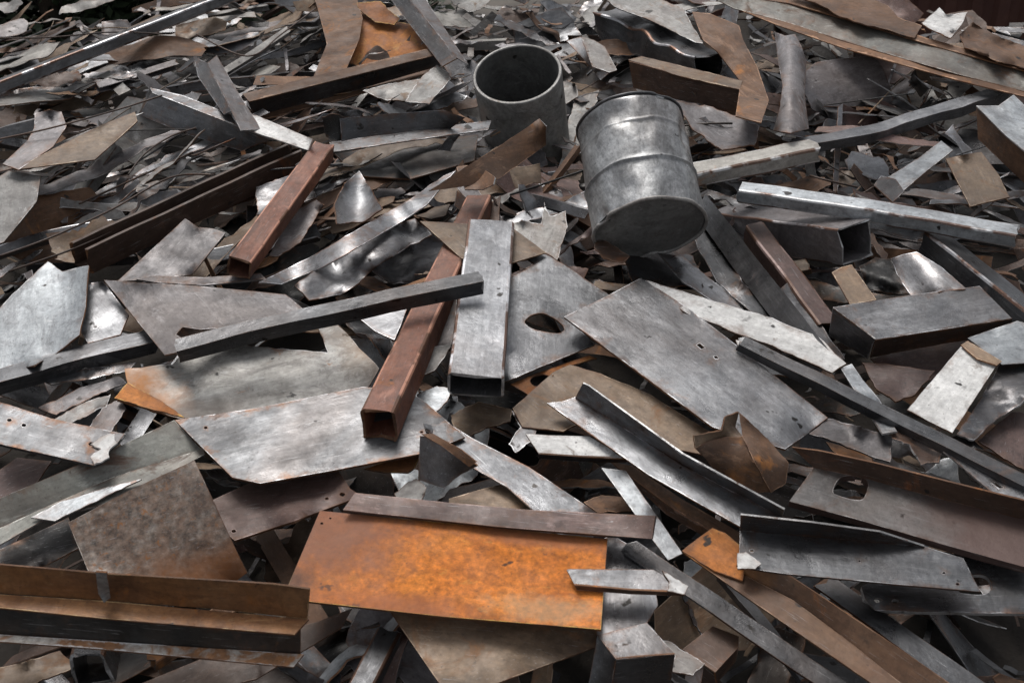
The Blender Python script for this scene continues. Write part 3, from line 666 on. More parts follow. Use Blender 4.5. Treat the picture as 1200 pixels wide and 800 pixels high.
fold('box_section', 'dark box shaped sheet end at the bottom edge right of the brownish plate', 'box section', [
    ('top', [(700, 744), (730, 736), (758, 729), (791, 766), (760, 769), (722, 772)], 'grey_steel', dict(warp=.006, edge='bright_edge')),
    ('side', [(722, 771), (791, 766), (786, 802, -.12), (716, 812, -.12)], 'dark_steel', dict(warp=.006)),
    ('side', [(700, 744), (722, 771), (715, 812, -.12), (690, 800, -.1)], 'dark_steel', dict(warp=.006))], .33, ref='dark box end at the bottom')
fold('box_section', 'dark brown box scrap between the two angles at the bottom edge', 'box section', [
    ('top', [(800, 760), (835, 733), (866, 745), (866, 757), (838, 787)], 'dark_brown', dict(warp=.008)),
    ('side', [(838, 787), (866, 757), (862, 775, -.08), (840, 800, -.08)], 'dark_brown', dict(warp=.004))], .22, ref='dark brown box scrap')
plate('torn_sheet', 'whitish torn strip right of the dark box end at the bottom', 'metal sheet',
      [(776, 750), (786, 752), (826, 777), (812, 790), (784, 786), (792, 768)], .24, 'pale_sheet', torn=1.5)
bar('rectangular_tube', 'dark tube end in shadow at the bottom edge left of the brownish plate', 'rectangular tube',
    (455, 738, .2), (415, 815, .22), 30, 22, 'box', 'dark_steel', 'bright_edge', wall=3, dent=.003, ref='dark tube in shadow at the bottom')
bar('square_tube', 'small dark bent tube stub under the orange beam in the lower left corner', 'tube stub',
    (112, 735, .12), (104, 765, .2), 44, 44, 'box', 'dark_steel', 'bright_edge', wall=4, dent=.02, torn=.03)
plate('steel_plate', 'brown plate under the right end of the orange beam', 'metal plate',
      [(300, 745), (372, 728), (413, 712), (400, 735), (300, 795), (215, 815), (130, 815)], .14, 'dark_brown', 'rust_edge')
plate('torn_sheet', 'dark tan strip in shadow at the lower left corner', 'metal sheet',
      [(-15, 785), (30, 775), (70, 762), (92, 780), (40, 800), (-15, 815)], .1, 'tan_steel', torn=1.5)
fold('steel_channel', 'greenish grey channel at the left edge with a bright worn lip', 'steel channel', [
    ('flange', [(-15, 626), (60, 592), (130, 560), (236, 527), (204, 492, .05), (120, 532, .055), (50, 562, .055), (-15, 590, .055)], 'pale_green', dict(warp=.006, label='upright flange')),
    ('web', [(-15, 625), (60, 591), (130, 559), (237, 526), (240, 532), (130, 590), (60, 604), (-15, 646)], 'pale_green', dict(warp=.005, edge='bright_edge', dh=.003)),
    ('lip', [(36, 606), (70, 588), (120, 572), (166, 561), (130, 578), (64, 610)], 'galvanised', dict(warp=.006, edge='bright_edge', dh=.016, torn=.8, label='bright worn lip'))], .25, ref='greenish grey channel')
plate('steel_plate', 'grey plate with a white torn end, entering from the left edge above the greenish channel', 'metal plate',
      [(-15, 466), (60, 490), (146, 508), (138, 518), (126, 528), (128, 535), (110, 545), (50, 531), (-15, 517)], 0.33, 'mid_steel', 'dark_steel', holes=[dot(11, 492, 3), dot(28, 498, 3), dot(107, 520, 3.5)], ref='plate with a white torn end', thick=.012, warp=.008, torn=.5)
plate('torn_sheet', 'white torn flap on the end of the plate at the left edge', 'metal sheet',
      [(106, 520), (126, 508), (147, 508), (137, 518), (127, 528), (128, 535), (110, 544), (106, 535), (118, 526)], .345, 'white_paint', 'white_paint', torn=1.5, warp=.012)
bar('steel_rail', 'long straight grey rail running up to the top edge at the upper left', 'metal rail',
    (-25, 103, .32), (275, -13, .35), 15, 14, 'box', 'grey_steel', 'bright_edge', wall=2, roll=12, ref='long straight rail', dent=.001, twist=0)
plate('torn_sheet', 'boomerang shaped pale sheet at the upper left above the tan pointed sheet', 'metal sheet',
      [(41, 133), (58, 129), (72, 131), (78, 148), (62, 172), (22, 199), (3, 192), (32, 165), (40, 150)], .33, 'purple_steel', ref='boomerang shaped sheet', warp=.015)
plate('torn_sheet', 'tan pointed sheet with a dark underside, left of the dark channel at upper left', 'metal sheet',
      [(16, 199), (75, 168), (120, 146), (158, 131), (161, 142), (135, 166), (111, 187)], .345, 'tan_steel', ref='tan pointed sheet', warp=.012)
plate('torn_sheet', 'pale plate with a slanted right end at the left edge', 'metal plate',
      [(-15, 215), (10, 200), (48, 206), (43, 236), (22, 262), (4, 284), (-15, 290)], .30, 'pale_sheet', 'dark_steel', ref='pale plate at the left edge', warp=.015)
metal('beam_paint', [(0.11, 0.11, 0.098), (0.20, 0.198, 0.178), (0.30, 0.295, 0.27)], (0.13, 0.07, 0.04), 0.3, met=0.15, rough=0.5, tint=0.6, vary=0.1)
# ------------------------------------------------------------------ right side and the upper half
bar('steel_bar', 'weathered whitish box bar just right of the drum', 'metal bar',
    (800, 199, .36), (955, 168, .36), 28, 20, 'box', 'stained_white', 'dark_steel', wall=3, ref='weathered bar right of the drum', dent=.006, torn=.03)
bar('angle_bar', 'long grey bent strip bar running up right from the weathered bar', 'metal bar',
    (930, 168, .31), (1175, 104, .31), 18, 12, 'R', 'grey_steel', 'dark_steel', wall=3, dent=.012, bend=-.03, ref='long grey strip bar')
fold('steel_channel', 'dark brown channel with a worn pale top, behind the drum', 'steel channel', [
    ('flange', [(736, 70), (752, 66), (810, 80), (870, 95), (867, 105), (800, 90)], 'tan_steel', dict(warp=.006, torn=.6)),
    ('web', [(737, 72), (800, 89), (867, 104), (862, 132, -.14), (797, 119, -.14), (742, 103, -.14)], 'dark_brown', dict(warp=.008, dh=-.004)),
    ('lip', [(770, 110), (797, 116), (863, 130), (860, 138), (796, 124), (772, 117)], 'brown_rust', dict(warp=.006, dh=-.14, torn=.6))], .36, ref='dark brown channel behind the drum')
plate('metal_strip', 'wavy rust brown strip hanging down right of the dark box tube at the top', 'metal strip',
      [(811, 14), (832, 16), (866, 30), (871, 47), (888, 80), (901, 118), (892, 144), (862, 136), (868, 96), (840, 60), (824, 47)], .40, 'brown_rust', ref='wavy rust brown strip', warp=.02, curl=lambda x, y: .05 * math.sin(y * .05))
bar('rectangular_tube', 'dark crumpled box tube with an open right end at the top', 'rectangular tube',
    (715, 8, .30), (830, 66, .36), 40, 30, 'box', 'dark_steel', 'bright_edge', wall=2, dent=.03, torn=.05, ref='dark crumpled box tube')
plate('torn_sheet', 'long grey sheet lying on the dark crumpled box tube', 'metal sheet',
      [(700, -8), (758, -8), (800, 10), (806, 20), (824, 51), (815, 50), (762, 24), (720, 8)], .41, 'pale_sheet', 'dark_steel', torn=.8, warp=.015, ref='long grey sheet at the top')
fold('angle_bar', 'short grey angle piece between the open pipe and the dark brown channel', 'angle bar', [
    ('flange', [(681, 43), (696, 47), (709, 55), (723, 82), (714, 85), (694, 78)], 'pale_sheet', dict(warp=.006)),
    ('flange', [(664, 48, -.02), (681, 43), (694, 78), (714, 85), (704, 94, -.04), (684, 70, -.03)], 'grey_steel', dict(warp=.006))], .36, ref='short grey angle piece')
fold('steel_beam', 'long pale green steel beam with rusty edges along the top right', 'steel beam', [
    ('web', [(828, -6, .04), (925, 3, .04), (1000, 24, .04), (1084, 50, .04), (1215, 86, .04), (1215, 111, .0), (1122, 87, .0), (998, 51, .0), (918, 25, .0), (860, 10, .0)], 'beam_paint', dict(warp=.01)),
    ('flange', [(828, -9), (925, -4), (1000, 17), (1084, 44), (1215, 80), (1215, 87), (1084, 51), (1000, 25), (925, 4)], 'brown_rust', dict(warp=.006, dh=.048)),
    ('lip', [(860, 9), (918, 24), (998, 50), (1122, 86), (1215, 110), (1215, 117), (1122, 94), (990, 57), (912, 30)], 'brown_rust', dict(warp=.006, dh=-.004))], .36, ref='pale green beam')
plate('torn_sheet', 'rough brown sheet lying along the top of the pale green beam', 'metal sheet',
      [(925, -12), (1005, -10), (1040, 6), (1052, 20), (1080, 30), (1072, 44), (1040, 36), (985, 20)], .44, 'brown_rust', torn=2.6, warp=.03, ref='rough brown sheet')
plate('torn_sheet', 'small crumpled whitish sheet standing at the top right corner', 'metal sheet',
      [(1080, 27), (1092, 17), (1101, 9), (1108, 17), (1118, 17), (1134, 14), (1126, 30), (1114, 45), (1096, 37)], .46, 'white_paint', torn=.8, warp=.03, wscale=6, ref='small crumpled whitish sheet')
plate('torn_sheet', 'brown crumpled sheet right of the small whitish sheet', 'metal sheet',
      [(1125, 40), (1140, 26), (1165, 40), (1215, 60), (1215, 84), (1170, 72), (1130, 56)], .42, 'brown_rust', torn=2, warp=.05, wscale=5)
plate('metal_strip', 'upright twisted grey brown strip below the pale green beam', 'metal strip',
      [(908, 38), (920, 42), (932, 40), (940, 56), (945, 72), (943, 110), (948, 151), (926, 156), (906, 153), (914, 125), (917, 100), (911, 66)], .40, 'purple_steel', ref='upright twisted strip', warp=.02, curl=lambda x, y: -.07 * ((x - 927) / 18) ** 2)
fold('box_section', 'bent box section with a pale top and brown side at the right edge', 'box section', [
    ('top', [(1144, 124), (1170, 124), (1188, 111), (1222, 145), (1222, 195), (1180, 160)], 'galvanised', dict(warp=.02, edge='bright_edge')),
    ('side', [(1144, 124), (1180, 160), (1222, 195), (1222, 235, -.16), (1190, 205, -.16), (1146, 163, -.14)], 'brown_rust', dict(warp=.008))], .40, ref='bent box section')
plate('steel_plate', 'tan rectangular plate hanging below the bent box section', 'metal plate',
      [(1108, 186), (1130, 181), (1150, 178), (1170, 204), (1183, 231), (1160, 236), (1137, 242)], .36, 'tan_steel', ref='tan rectangular plate', warp=.006)
fold('angle_bar', 'short pale bar with a dark tab, above the long bright bar at the right', 'metal bar', [
    ('flange', [(1040, 208), (1078, 184), (1103, 165), (1117, 176), (1090, 197), (1058, 224)], 'galvanised', dict(warp=.004)),
    ('tab', [(1024, 217), (1032, 206), (1050, 210), (1060, 224), (1046, 237), (1036, 228)], 'dark_steel', dict(warp=.01, dh=.01, torn=.5, label='dark bent tab'))], .37, ref='short pale bar')
bar('rectangular_tube', 'long bright silvery bar crossing over the dark open box tube at the right', 'metal bar',
    (868, 217, .41), (1193, 270, .43), 26, 18, 'box', 'galvanised', 'bright_edge', wall=2.5, ref='long bright silvery bar', dent=.003, bend=.01)
bar('rectangular_tube', 'dark box tube with an open right end, below the long bright silvery bar', 'rectangular tube',
    (848, 243, .06), (1001, 262, .40), 46, 42, 'box', 'purple_steel', 'bright_edge', wall=2, ref='dark open box tube', dent=.004)
bar('angle_bar', 'long grey angle running down right from the drum bottom', 'angle bar',
    (828, 228, .33), (975, 415, .34), 34, 24, 'V', 'grey_steel', 'bright_edge', wall=3, ref='long grey angle by the drum', dent=.003)
bar('steel_bar', 'dark red brown bar right of the long grey angle by the drum', 'metal bar',
    (885, 262, .24), (972, 378, .26), 26, 28, 'box', 'maroon', 'rust_edge', wall=3, ref='dark red brown bar', dent=.003)
fold('box_section', 'broad dark grey box section with a closed left end, at the right', 'box section', [
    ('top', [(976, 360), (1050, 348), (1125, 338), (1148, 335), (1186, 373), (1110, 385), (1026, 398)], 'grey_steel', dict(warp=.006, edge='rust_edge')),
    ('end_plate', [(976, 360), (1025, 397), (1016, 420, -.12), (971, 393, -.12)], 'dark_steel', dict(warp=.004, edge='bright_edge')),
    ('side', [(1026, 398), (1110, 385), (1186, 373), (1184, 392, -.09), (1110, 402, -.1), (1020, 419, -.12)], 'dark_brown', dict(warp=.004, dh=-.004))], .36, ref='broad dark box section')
bar('angle_bar', 'dark smooth angle running to the right edge above the broad dark box section', 'angle bar',
    (1098, 272, .34), (1225, 372, .36), 36, 30, 'box', 'dark_steel', 'bright_edge', wall=3, ref='dark smooth angle', dent=.002, roll=15)
plate('torn_sheet', 'curled grey sheet with a dark opening, behind the broad dark box section', 'metal sheet',
      [(1044, 303), (1058, 298), (1074, 295), (1102, 312), (1132, 338), (1100, 342), (1068, 346), (1054, 328)], .31, 'grey_steel', ref='curled grey sheet', torn=.6, curl=lambda x, y: .05 * math.cos((x - y) * .04))
plate('torn_sheet', 'added dark sheet standing for shade in the hollow left of the curled grey sheet', 'metal sheet',
      [(1006, 312), (1026, 302), (1046, 304), (1056, 328), (1066, 346), (1040, 342), (1016, 338)], .25, 'black_steel', torn=1.5, warp=.05, wscale=5)  # black sheet added where the opening of the curled sheet is only shade
plate('flat_bar', 'short tan strip standing above the broad dark box section', 'metal strip',
      [(975, 319), (986, 313), (998, 310), (1027, 351), (1012, 354), (996, 356)], .32, 'tan_steel', ref='short tan strip', warp=.006)
plate('steel_plate', 'silvery flat plate at the right edge right of the dirty white channel', 'metal plate',
      [(1134, 396), (1162, 386), (1192, 376), (1225, 384), (1225, 424), (1174, 427)], .36, 'galvanised', 'dark_steel', ref='silvery plate at the right edge', warp=.006)
fold('steel_channel', 'dirty white channel piece leaning at the right over the long dark bar', 'steel channel', [
    ('web', [(1126, 406), (1140, 416), (1169, 426), (1150, 455), (1116, 507), (1090, 494), (1063, 480)], 'white_paint', dict(warp=.008, torn=.5, edge='rust_edge')),
    ('end_plate', [(1126, 404), (1134, 399), (1174, 423), (1168, 428), (1145, 420)], 'tan_steel', dict(warp=.006, dh=.012))], .36, ref='dirty white channel')
plate('torn_sheet', 'crumpled shiny grey sheet right of the dirty white channel', 'metal sheet',
      [(1171, 428), (1225, 420), (1215, 450), (1196, 474), (1168, 490), (1141, 516), (1121, 508), (1142, 478), (1156, 455)], .33, 'dark_steel', 'bright_edge', torn=1.4, warp=.04, wscale=5, ref='crumpled shiny sheet')
plate('torn_sheet', 'dark red brown sheet at the right edge below the crumpled shiny sheet', 'metal sheet',
      [(1146, 516), (1186, 482), (1225, 486), (1225, 560), (1190, 545)], .26, 'maroon', torn=1, warp=.02)
bar('flat_bar', 'long dark bar running down right from the whitish weathered strip to the right edge', 'metal bar',
    (868, 398, .39), (1225, 574, .40), 19, 12, 'R', 'dark_steel', 'bright_edge', wall=3, ref='long dark bar at the right', dent=.003)
plate('flat_bar', 'grey flat bar with a slot below the long dark bar at the right', 'metal bar',
      [(1104, 527), (1120, 524), (1160, 548), (1225, 590), (1225, 606), (1166, 580)], .37, 'grey_steel', 'bright_edge', warp=.004, holes=[[(1163, 566), (1168, 565), (1176, 571), (1171, 572)]], ref='grey flat bar with a slot')
plate('metal_strip', 'thin silvery strip passing under the long dark bar at the right', 'metal strip',
      [(985, 431), (998, 426), (1012, 446), (1030, 467), (1051, 505), (1034, 508), (1012, 474)], .37, 'galvanised', 'bright_edge', ref='thin silvery strip', warp=.008, curl=lambda x, y: .02 * math.sin(y * .1))
plate('torn_sheet', 'grey brown ragged sheet between the large diagonal plate and the rounded square hole', 'metal sheet',
      [(948, 508), (971, 490), (1008, 500), (1046, 511), (1043, 541), (1020, 534), (998, 525), (970, 514)], .34, 'purple_steel', 'dark_steel', torn=1.2, warp=.012, ref='grey brown ragged sheet')
plate('torn_sheet', 'glossy brown crumpled scrap under the long dark bar at the right', 'metal sheet',
      [(1044, 512), (1056, 494), (1090, 506), (1106, 518), (1100, 540), (1080, 544), (1066, 520)], .36, 'dark_brown', 'bright_edge', torn=2, warp=.06, wscale=7, ref='glossy brown scrap')
plate('torn_sheet', 'dark maroon folded sheet left of the dirty white channel', 'metal sheet',
      [(1010, 424), (1050, 428), (1096, 434), (1072, 462), (1050, 470), (1028, 456)], .29, 'maroon', torn=1.5, warp=.04, ref='dark maroon folded sheet')
plate('torn_sheet', 'dark maroon sheet under the broad dark box section', 'metal sheet',
      [(1020, 420), (1080, 405), (1140, 398), (1120, 420), (1090, 445), (1040, 436)], .22, 'maroon', torn=1.5, warp=.04)
plate('torn_sheet', 'pale grey torn sheet below the wavy rust brown strip', 'metal sheet',
      [(790, 118), (830, 124), (862, 136), (890, 148), (884, 170), (846, 176), (812, 152)], .27, 'purple_steel', torn=2, warp=.03)
plate('torn_sheet', 'dark flat sheet lying right under the drum bottom', 'metal sheet',
      [(730, 300), (770, 292), (812, 300), (824, 334), (780, 336), (742, 330)], .2, 'dark_steel', torn=2, warp=.03)
for pts, mt, lb in (
    ([(800, 258), (826, 262), (870, 330), (915, 372), (890, 374), (840, 330)], 'dark_steel', 'dark curled strip left of the long grey angle by the drum'),
    ([(770, 296), (800, 300), (850, 340), (872, 362), (850, 362), (800, 330)], 'grey_steel', 'grey jagged strip below the drum beside the dark curled strip'),
    ([(905, 345), (925, 330), (955, 370), (990, 420), (972, 418), (935, 385)], 'dark_steel', 'dark strip between the long grey angle and the whitish weathered strip')):
    plate('metal_strip', lb, 'metal strip', pts, .25, mt, 'bright_edge', torn=1.2, warp=.03)
fold('bracket', 'rusty dark bracket with a raised lip, right of the big smooth grey plate', 'bracket', [
    ('plate', [(492, 511, .05), (512, 512, .05), (545, 536, .03), (560, 546), (540, 556, -.05), (520, 572, -.08), (490, 562, -.08)], 'dark_steel', dict(warp=.012, torn=.6)),
    ('lip', [(494, 508, .05), (508, 508, .05), (540, 526, .04), (558, 541, .03), (550, 547), (520, 524, .03)], 'brown_rust', dict(warp=.006, dh=.012))], .36, ref='rusty dark bracket')
plate('torn_sheet', 'orange yellow scrap under the front edge of the big smooth grey plate', 'metal sheet',
      [(426, 549), (460, 538), (494, 528), (486, 548), (478, 553), (450, 553)], .25, 'orange_rust', torn=.8)
plate('torn_sheet', 'pale grey scrap above the purplish flat bar', 'metal sheet',
      [(462, 578), (476, 566), (488, 560), (500, 571), (492, 594), (470, 592)], .24, 'pale_sheet', torn=1.2)
plate('steel_plate', 'tan corner of a plate above the purplish flat bar', 'metal plate',
      [(526, 584), (560, 574), (600, 564), (634, 604), (580, 602), (526, 596)], .24, 'tan_steel')
plate('torn_sheet', 'pale bent scrap between the red square tube and the grey rectangular tube', 'metal sheet',
      [(474, 450), (488, 426), (504, 407), (529, 403), (520, 420), (509, 434), (486, 444)], .29, 'pale_sheet', 'rust_edge', torn=.8)
plate('torn_sheet', 'grey rounded sheet under the long dark bar beside the long red tube', 'metal sheet',
      [(420, 372), (450, 360), (480, 352), (470, 380), (462, 398), (440, 388)], .25, 'grey_steel', torn=.5)
plate('torn_sheet', 'grey sheet between the long red tube and the grey rectangular tube', 'metal sheet',
      [(495, 390), (510, 350), (536, 338), (534, 380), (528, 410), (500, 408)], .25, 'purple_steel', torn=.6)
plate('torn_sheet', 'silvery torn scrap under the open end of the grey rectangular tube', 'metal sheet',
      [(488, 462), (512, 452), (530, 455), (524, 470), (508, 486), (494, 476)], .24, 'galvanised', torn=1)
plate('torn_sheet', 'tan curved scrap below the open end of the grey rectangular tube', 'metal sheet',
      [(528, 486), (560, 470), (600, 480), (598, 494), (570, 500), (548, 512), (532, 500)], .2, 'tan_steel', torn=1.5, warp=.03)
plate('torn_sheet', 'grey ragged scrap between the small whitish angle and the tan curved scrap', 'metal sheet',
      [(600, 482), (612, 476), (630, 500), (624, 515), (604, 530), (596, 520), (610, 500)], .26, 'grey_steel', torn=1.2)
plate('torn_sheet', 'rust brown scrap in the dark gap above the purplish flat bar', 'metal sheet',
      [(684, 588), (704, 580), (735, 582), (740, 598), (700, 600)], .2, 'brown_rust', torn=1)
plate('torn_sheet', 'dark plate under the left edge greenish channel', 'metal plate',
      [(-15, 560), (20, 536), (60, 540), (40, 570), (-15, 596)], .18, 'maroon')
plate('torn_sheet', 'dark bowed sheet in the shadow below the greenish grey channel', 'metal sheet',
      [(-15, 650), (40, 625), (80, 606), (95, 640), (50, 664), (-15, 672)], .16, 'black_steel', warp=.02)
for i, (pts, mt, lb) in enumerate((
    ([(48, 446), (100, 432), (160, 424), (150, 434), (104, 444), (60, 450)], 'grey_steel', 'grey strip just under the dark bar at the left edge'),
    ([(45, 478), (90, 456), (140, 440), (148, 448), (110, 464), (66, 486)], 'purple_steel', 'grey strip in the gap left of the whitish stained plate'),
    ([(60, 492), (100, 470), (130, 462), (124, 476), (90, 492), (72, 498)], 'pale_sheet', 'pale strip in the gap above the plate with a white torn end'),
    ([(104, 500), (124, 474), (140, 468), (148, 478), (130, 506)], 'purple_steel', 'short grey strip above the white torn end'),
    )):
    plate('metal_strip', lb, 'metal strip', pts, .22, mt, 'bright_edge', torn=1.5, warp=.03)
# thin wires and rods
for i, (pts, h, lb) in enumerate((
    ([(-10, 165), (60, 150), (140, 128), (190, 112)], .36, 'thin dark rod lying over the pale sheets at the upper left'),
    ([(0, 300), (60, 278), (130, 246), (200, 208), (250, 205)], .36, 'thin bent wire left of the long dark brown channel'),
    ([(10, 318), (90, 290), (150, 262)], .3, 'thin dark wire below the bent wire at the left'),
    ([(230, 40), (290, 66), (330, 40), (370, 10)], .34, 'thin wire looping over the sheets left of the curved rust brown strip'),
    ([(-10, 45), (60, 44), (130, 38), (190, 40)], .34, 'long thin rod behind the long straight rail'),
    ([(150, 205), (170, 180), (200, 160), (230, 150)], .34, 'twisted thin wire left of the dark channel at upper left'))):
    cu = [P(x, y, h + .02 * math.sin(k * 2.1)) for k, (x, y) in enumerate(pts)]
    mb = MB(); r = .0045
    fine = []
    for k in range(len(cu) - 1):
        p0 = cu[max(0, k - 1)]; p1 = cu[k]; p2 = cu[k + 1]; p3 = cu[min(len(cu) - 1, k + 2)]
        for s in range(8):
            t = s / 8
            fine.append(0.5 * ((2 * p1) + (p2 - p0) * t + (2 * p0 - 5 * p1 + 4 * p2 - p3) * t * t + (3 * p1 - p0 - 3 * p2 + p3) * t ** 3))
    fine.append(cu[-1]); rows = []
    for k, p in enumerate(fine):
        d = (fine[min(k + 1, len(fine) - 1)] - fine[max(k - 1, 0)]).normalized(); u = d.cross(N).normalized(); v = u.cross(d)
        rows.append([p + u * r * math.cos(R(60 * a)) + v * r * math.sin(R(60 * a)) for a in range(6)])
    vs = [q for rw in rows for q in rw]; fs = [(6 * k + a, 6 * k + (a + 1) % 6, 6 * k + 6 + (a + 1) % 6, 6 * k + 6 + a) for k in range(len(rows) - 1) for a in range(6)]
    fs += [tuple(range(5, -1, -1)), tuple(range(len(vs) - 6, len(vs)))]
    mb.add(vs, fs)
    o = link(mb, 'wire_rod', ['dark_brown'], None, cu[-1] - cu[0]); tag(o, lb, 'wire'); HEROES.append((o, None))
# ------------------------------------------------------------------ drum and pipe
def lathe(mb, O, ax, prof, seg=64, mi=0, dentf=None, closed=False, ref=None):
    """prof: (radius, height along ax) pairs"""
    u = ax.orthogonal().normalized() if ref is None else (ref - ax * ref.dot(ax)).normalized(); v = ax.cross(u)
    vs = []
    for (r, z) in prof:
        for k in range(seg):
            a = 2 * math.pi * k / seg
            rr = r + (dentf(a, z) if dentf else 0.0); zz = z + (dentf(a, z + 3.3) * .2 if dentf else 0)
            vs.append(O + ax * zz + (u * math.cos(a) + v * math.sin(a)) * rr)
    fs = []
    n = len(prof)
    for i in range(n if closed else n - 1):
        i2 = (i + 1) % n
        for k in range(seg):
            k2 = (k + 1) % seg
            fs.append((i * seg + k, i * seg + k2, i2 * seg + k2, i2 * seg + k))
    mb.add(vs, fs, mi)

def seglines(prof, n):
    out = []
    for (a, b) in zip(prof[:-1], prof[1:]):
        for k in range(n): out.append((a[0] + (b[0] - a[0]) * k / n, a[1] + (b[1] - a[1]) * k / n))
    out.append(prof[-1]); return out

metal('drum_shell', [(0.24, 0.245, 0.25), (0.42, 0.425, 0.43), (0.64, 0.645, 0.65)], BROWN, 0.05, scale=6, met=0.65, rough=0.38, streak=0.4, scuff=.25, vary=0, scratch=0.2, fine=0.35, tint=0.25)
metal('drum_bottom', [(0.22, 0.22, 0.21), (0.36, 0.36, 0.35), (0.48, 0.48, 0.46)], BROWN, 0.08, met=0.2, rough=0.6, streak=0.1, scratch=0.1)
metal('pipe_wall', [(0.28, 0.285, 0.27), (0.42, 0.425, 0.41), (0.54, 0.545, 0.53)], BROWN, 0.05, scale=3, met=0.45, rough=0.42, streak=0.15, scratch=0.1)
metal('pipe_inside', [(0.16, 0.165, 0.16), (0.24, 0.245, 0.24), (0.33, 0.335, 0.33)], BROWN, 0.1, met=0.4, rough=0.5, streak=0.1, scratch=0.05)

def ray_at(px, py, dist): return CAM + ray(px, py).normalized() * dist

# drum: upper rim at (738,143), lower end at (761,267)
dl = (P(761, 270, .42) - CAM).length
mid = ray_at(761, 270, dl)
R0 = 66 * mpp(mid)
a1 = ray_at(738, 148, dl + .31)
ax = (mid - a1); LEN = ax.length; ax.normalize()
root = empty('steel_drum', mid)
tag(root, 'dented grey steel drum lying tilted right of the open pipe', 'steel drum')
HEROES.append((root, 'dented drum'))
H = LEN
def dents(a, z):
    q = Vector((math.cos(a) * 1.6, math.sin(a) * 1.6, z * 4))
    return .006 * noise.noise(q) + .0025 * noise.noise(q * 3.1) - .04 * max(0, noise.noise(q * 1.3 + Vector((5, 2, 8))) - .22) + .008 * math.cos(2 * a + .6) * min(1, z / .6) + .02 * noise.noise(Vector((math.cos(a) * 2, math.sin(a) * 2, 5))) * max(0, min(1.2, z / H - .55)) * 2
H = LEN
def hoop(z, q=1): return [(R0 * .985, z - .014), (R0 * (.985 + .006 * q), z - .009), (R0 * (.985 + .028 * q), z - .003), (R0 * (.985 + .031 * q), z), (R0 * (.985 + .028 * q), z + .003), (R0 * (.985 + .004 * q), z + .008), (R0 * .981, z + .016)]
pf = [(R0 * .96, 0.0)]
z = .02
for hz, q in ((H * .24, .35), (H * .60, 1)):
    pf += [(R0 * .985, z + (hz - .03 - z) * k / 8) for k in range(9)] + hoop(hz, q); z = hz + .03
pf += [(R0 * .985, z + (H - .012 - z) * k / 8) for k in range(9)]
mb = MB(); lathe(mb, a1, ax, pf, 72, dentf=dents); o = link(mb, 'shell', ['drum_shell'], root, ax)
def torus(name, z, r, t, mat, parent, O=a1, A=None, df=dents):
    A = A or ax
    mb = MB(); lathe(mb, O, A, [(r + t * math.cos(R(45 * k)), z + t * math.sin(R(45 * k))) for k in range(8)], 72, dentf=(lambda a, zz: df(a, z)) if df else None, closed=True)
    return link(mb, name, [mat], parent, A)
torus('rim', 0.004, R0 * .985, .007, 'dark_steel', root)
torus('rim', H - .006, R0 * .985, .008, 'pale_sheet', root)
mb = MB(); lathe(mb, a1, ax, [(R0 * .975, H - .012), (R0 * .965, H - .014), (R0 * .93, H - .016), (R0 * .8, H - .013), (R0 * .5, H - .010), (R0 * .2, H - .009), (.001, H - .009)], 72, dentf=lambda a, z: 0.2 * dents(a, z))
link(mb, 'bottom_plate', ['drum_bottom'], root, ax)
mb = MB(); lathe(mb, a1, ax, [(R0 * .97, .008), (R0 * .95, .022), (R0 * .5, .02), (.001, .02)], 72)
link(mb, 'lid', ['drum_shell'], root, ax)
# torn flap hanging at the lower rim
mb = MB(); facet(mb, [(700, 276), (716, 286), (738, 300), (730, 308), (708, 303), (696, 290)], .36, thick=.004, warp=.012, torn=1.2)
link(mb, 'torn_flap', ['dark_brown', 'rust_edge'], root)

# open pipe: rim centre (606,85)
pm = P(606, 86, .45); pr = 52.5 * mpp(pm)
# the axis comes towards the viewer by 42 degrees from the view line and leans right going down
vd = (CAM - pm).normalized()
upi = (UPV - vd * UPV.dot(vd)).normalized()
tilt = math.asin(0.64)
ax2 = vd * math.sin(tilt) + (upi * math.cos(R(5)) - RGT * math.sin(R(9))).normalized() * math.cos(tilt)
ax2.normalize()
root = empty('pipe_section', pm - ax2 * .3)
tag(root, 'short wide open grey pipe standing upright with a bright cut rim, left of the drum', 'pipe'); HEROES.append((root, 'open pipe'))
pw = .016; PL = .60
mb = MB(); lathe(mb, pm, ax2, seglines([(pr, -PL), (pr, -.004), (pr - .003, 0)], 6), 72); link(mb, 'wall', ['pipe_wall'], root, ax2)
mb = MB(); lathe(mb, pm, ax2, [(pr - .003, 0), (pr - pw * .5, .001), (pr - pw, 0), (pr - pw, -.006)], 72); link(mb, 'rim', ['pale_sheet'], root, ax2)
mb = MB(); lathe(mb, pm, ax2, seglines([(pr - pw, -.006), (pr - pw, -PL), (pr, -PL)], 6), 72); link(mb, 'bore', ['pipe_inside'], root, ax2)
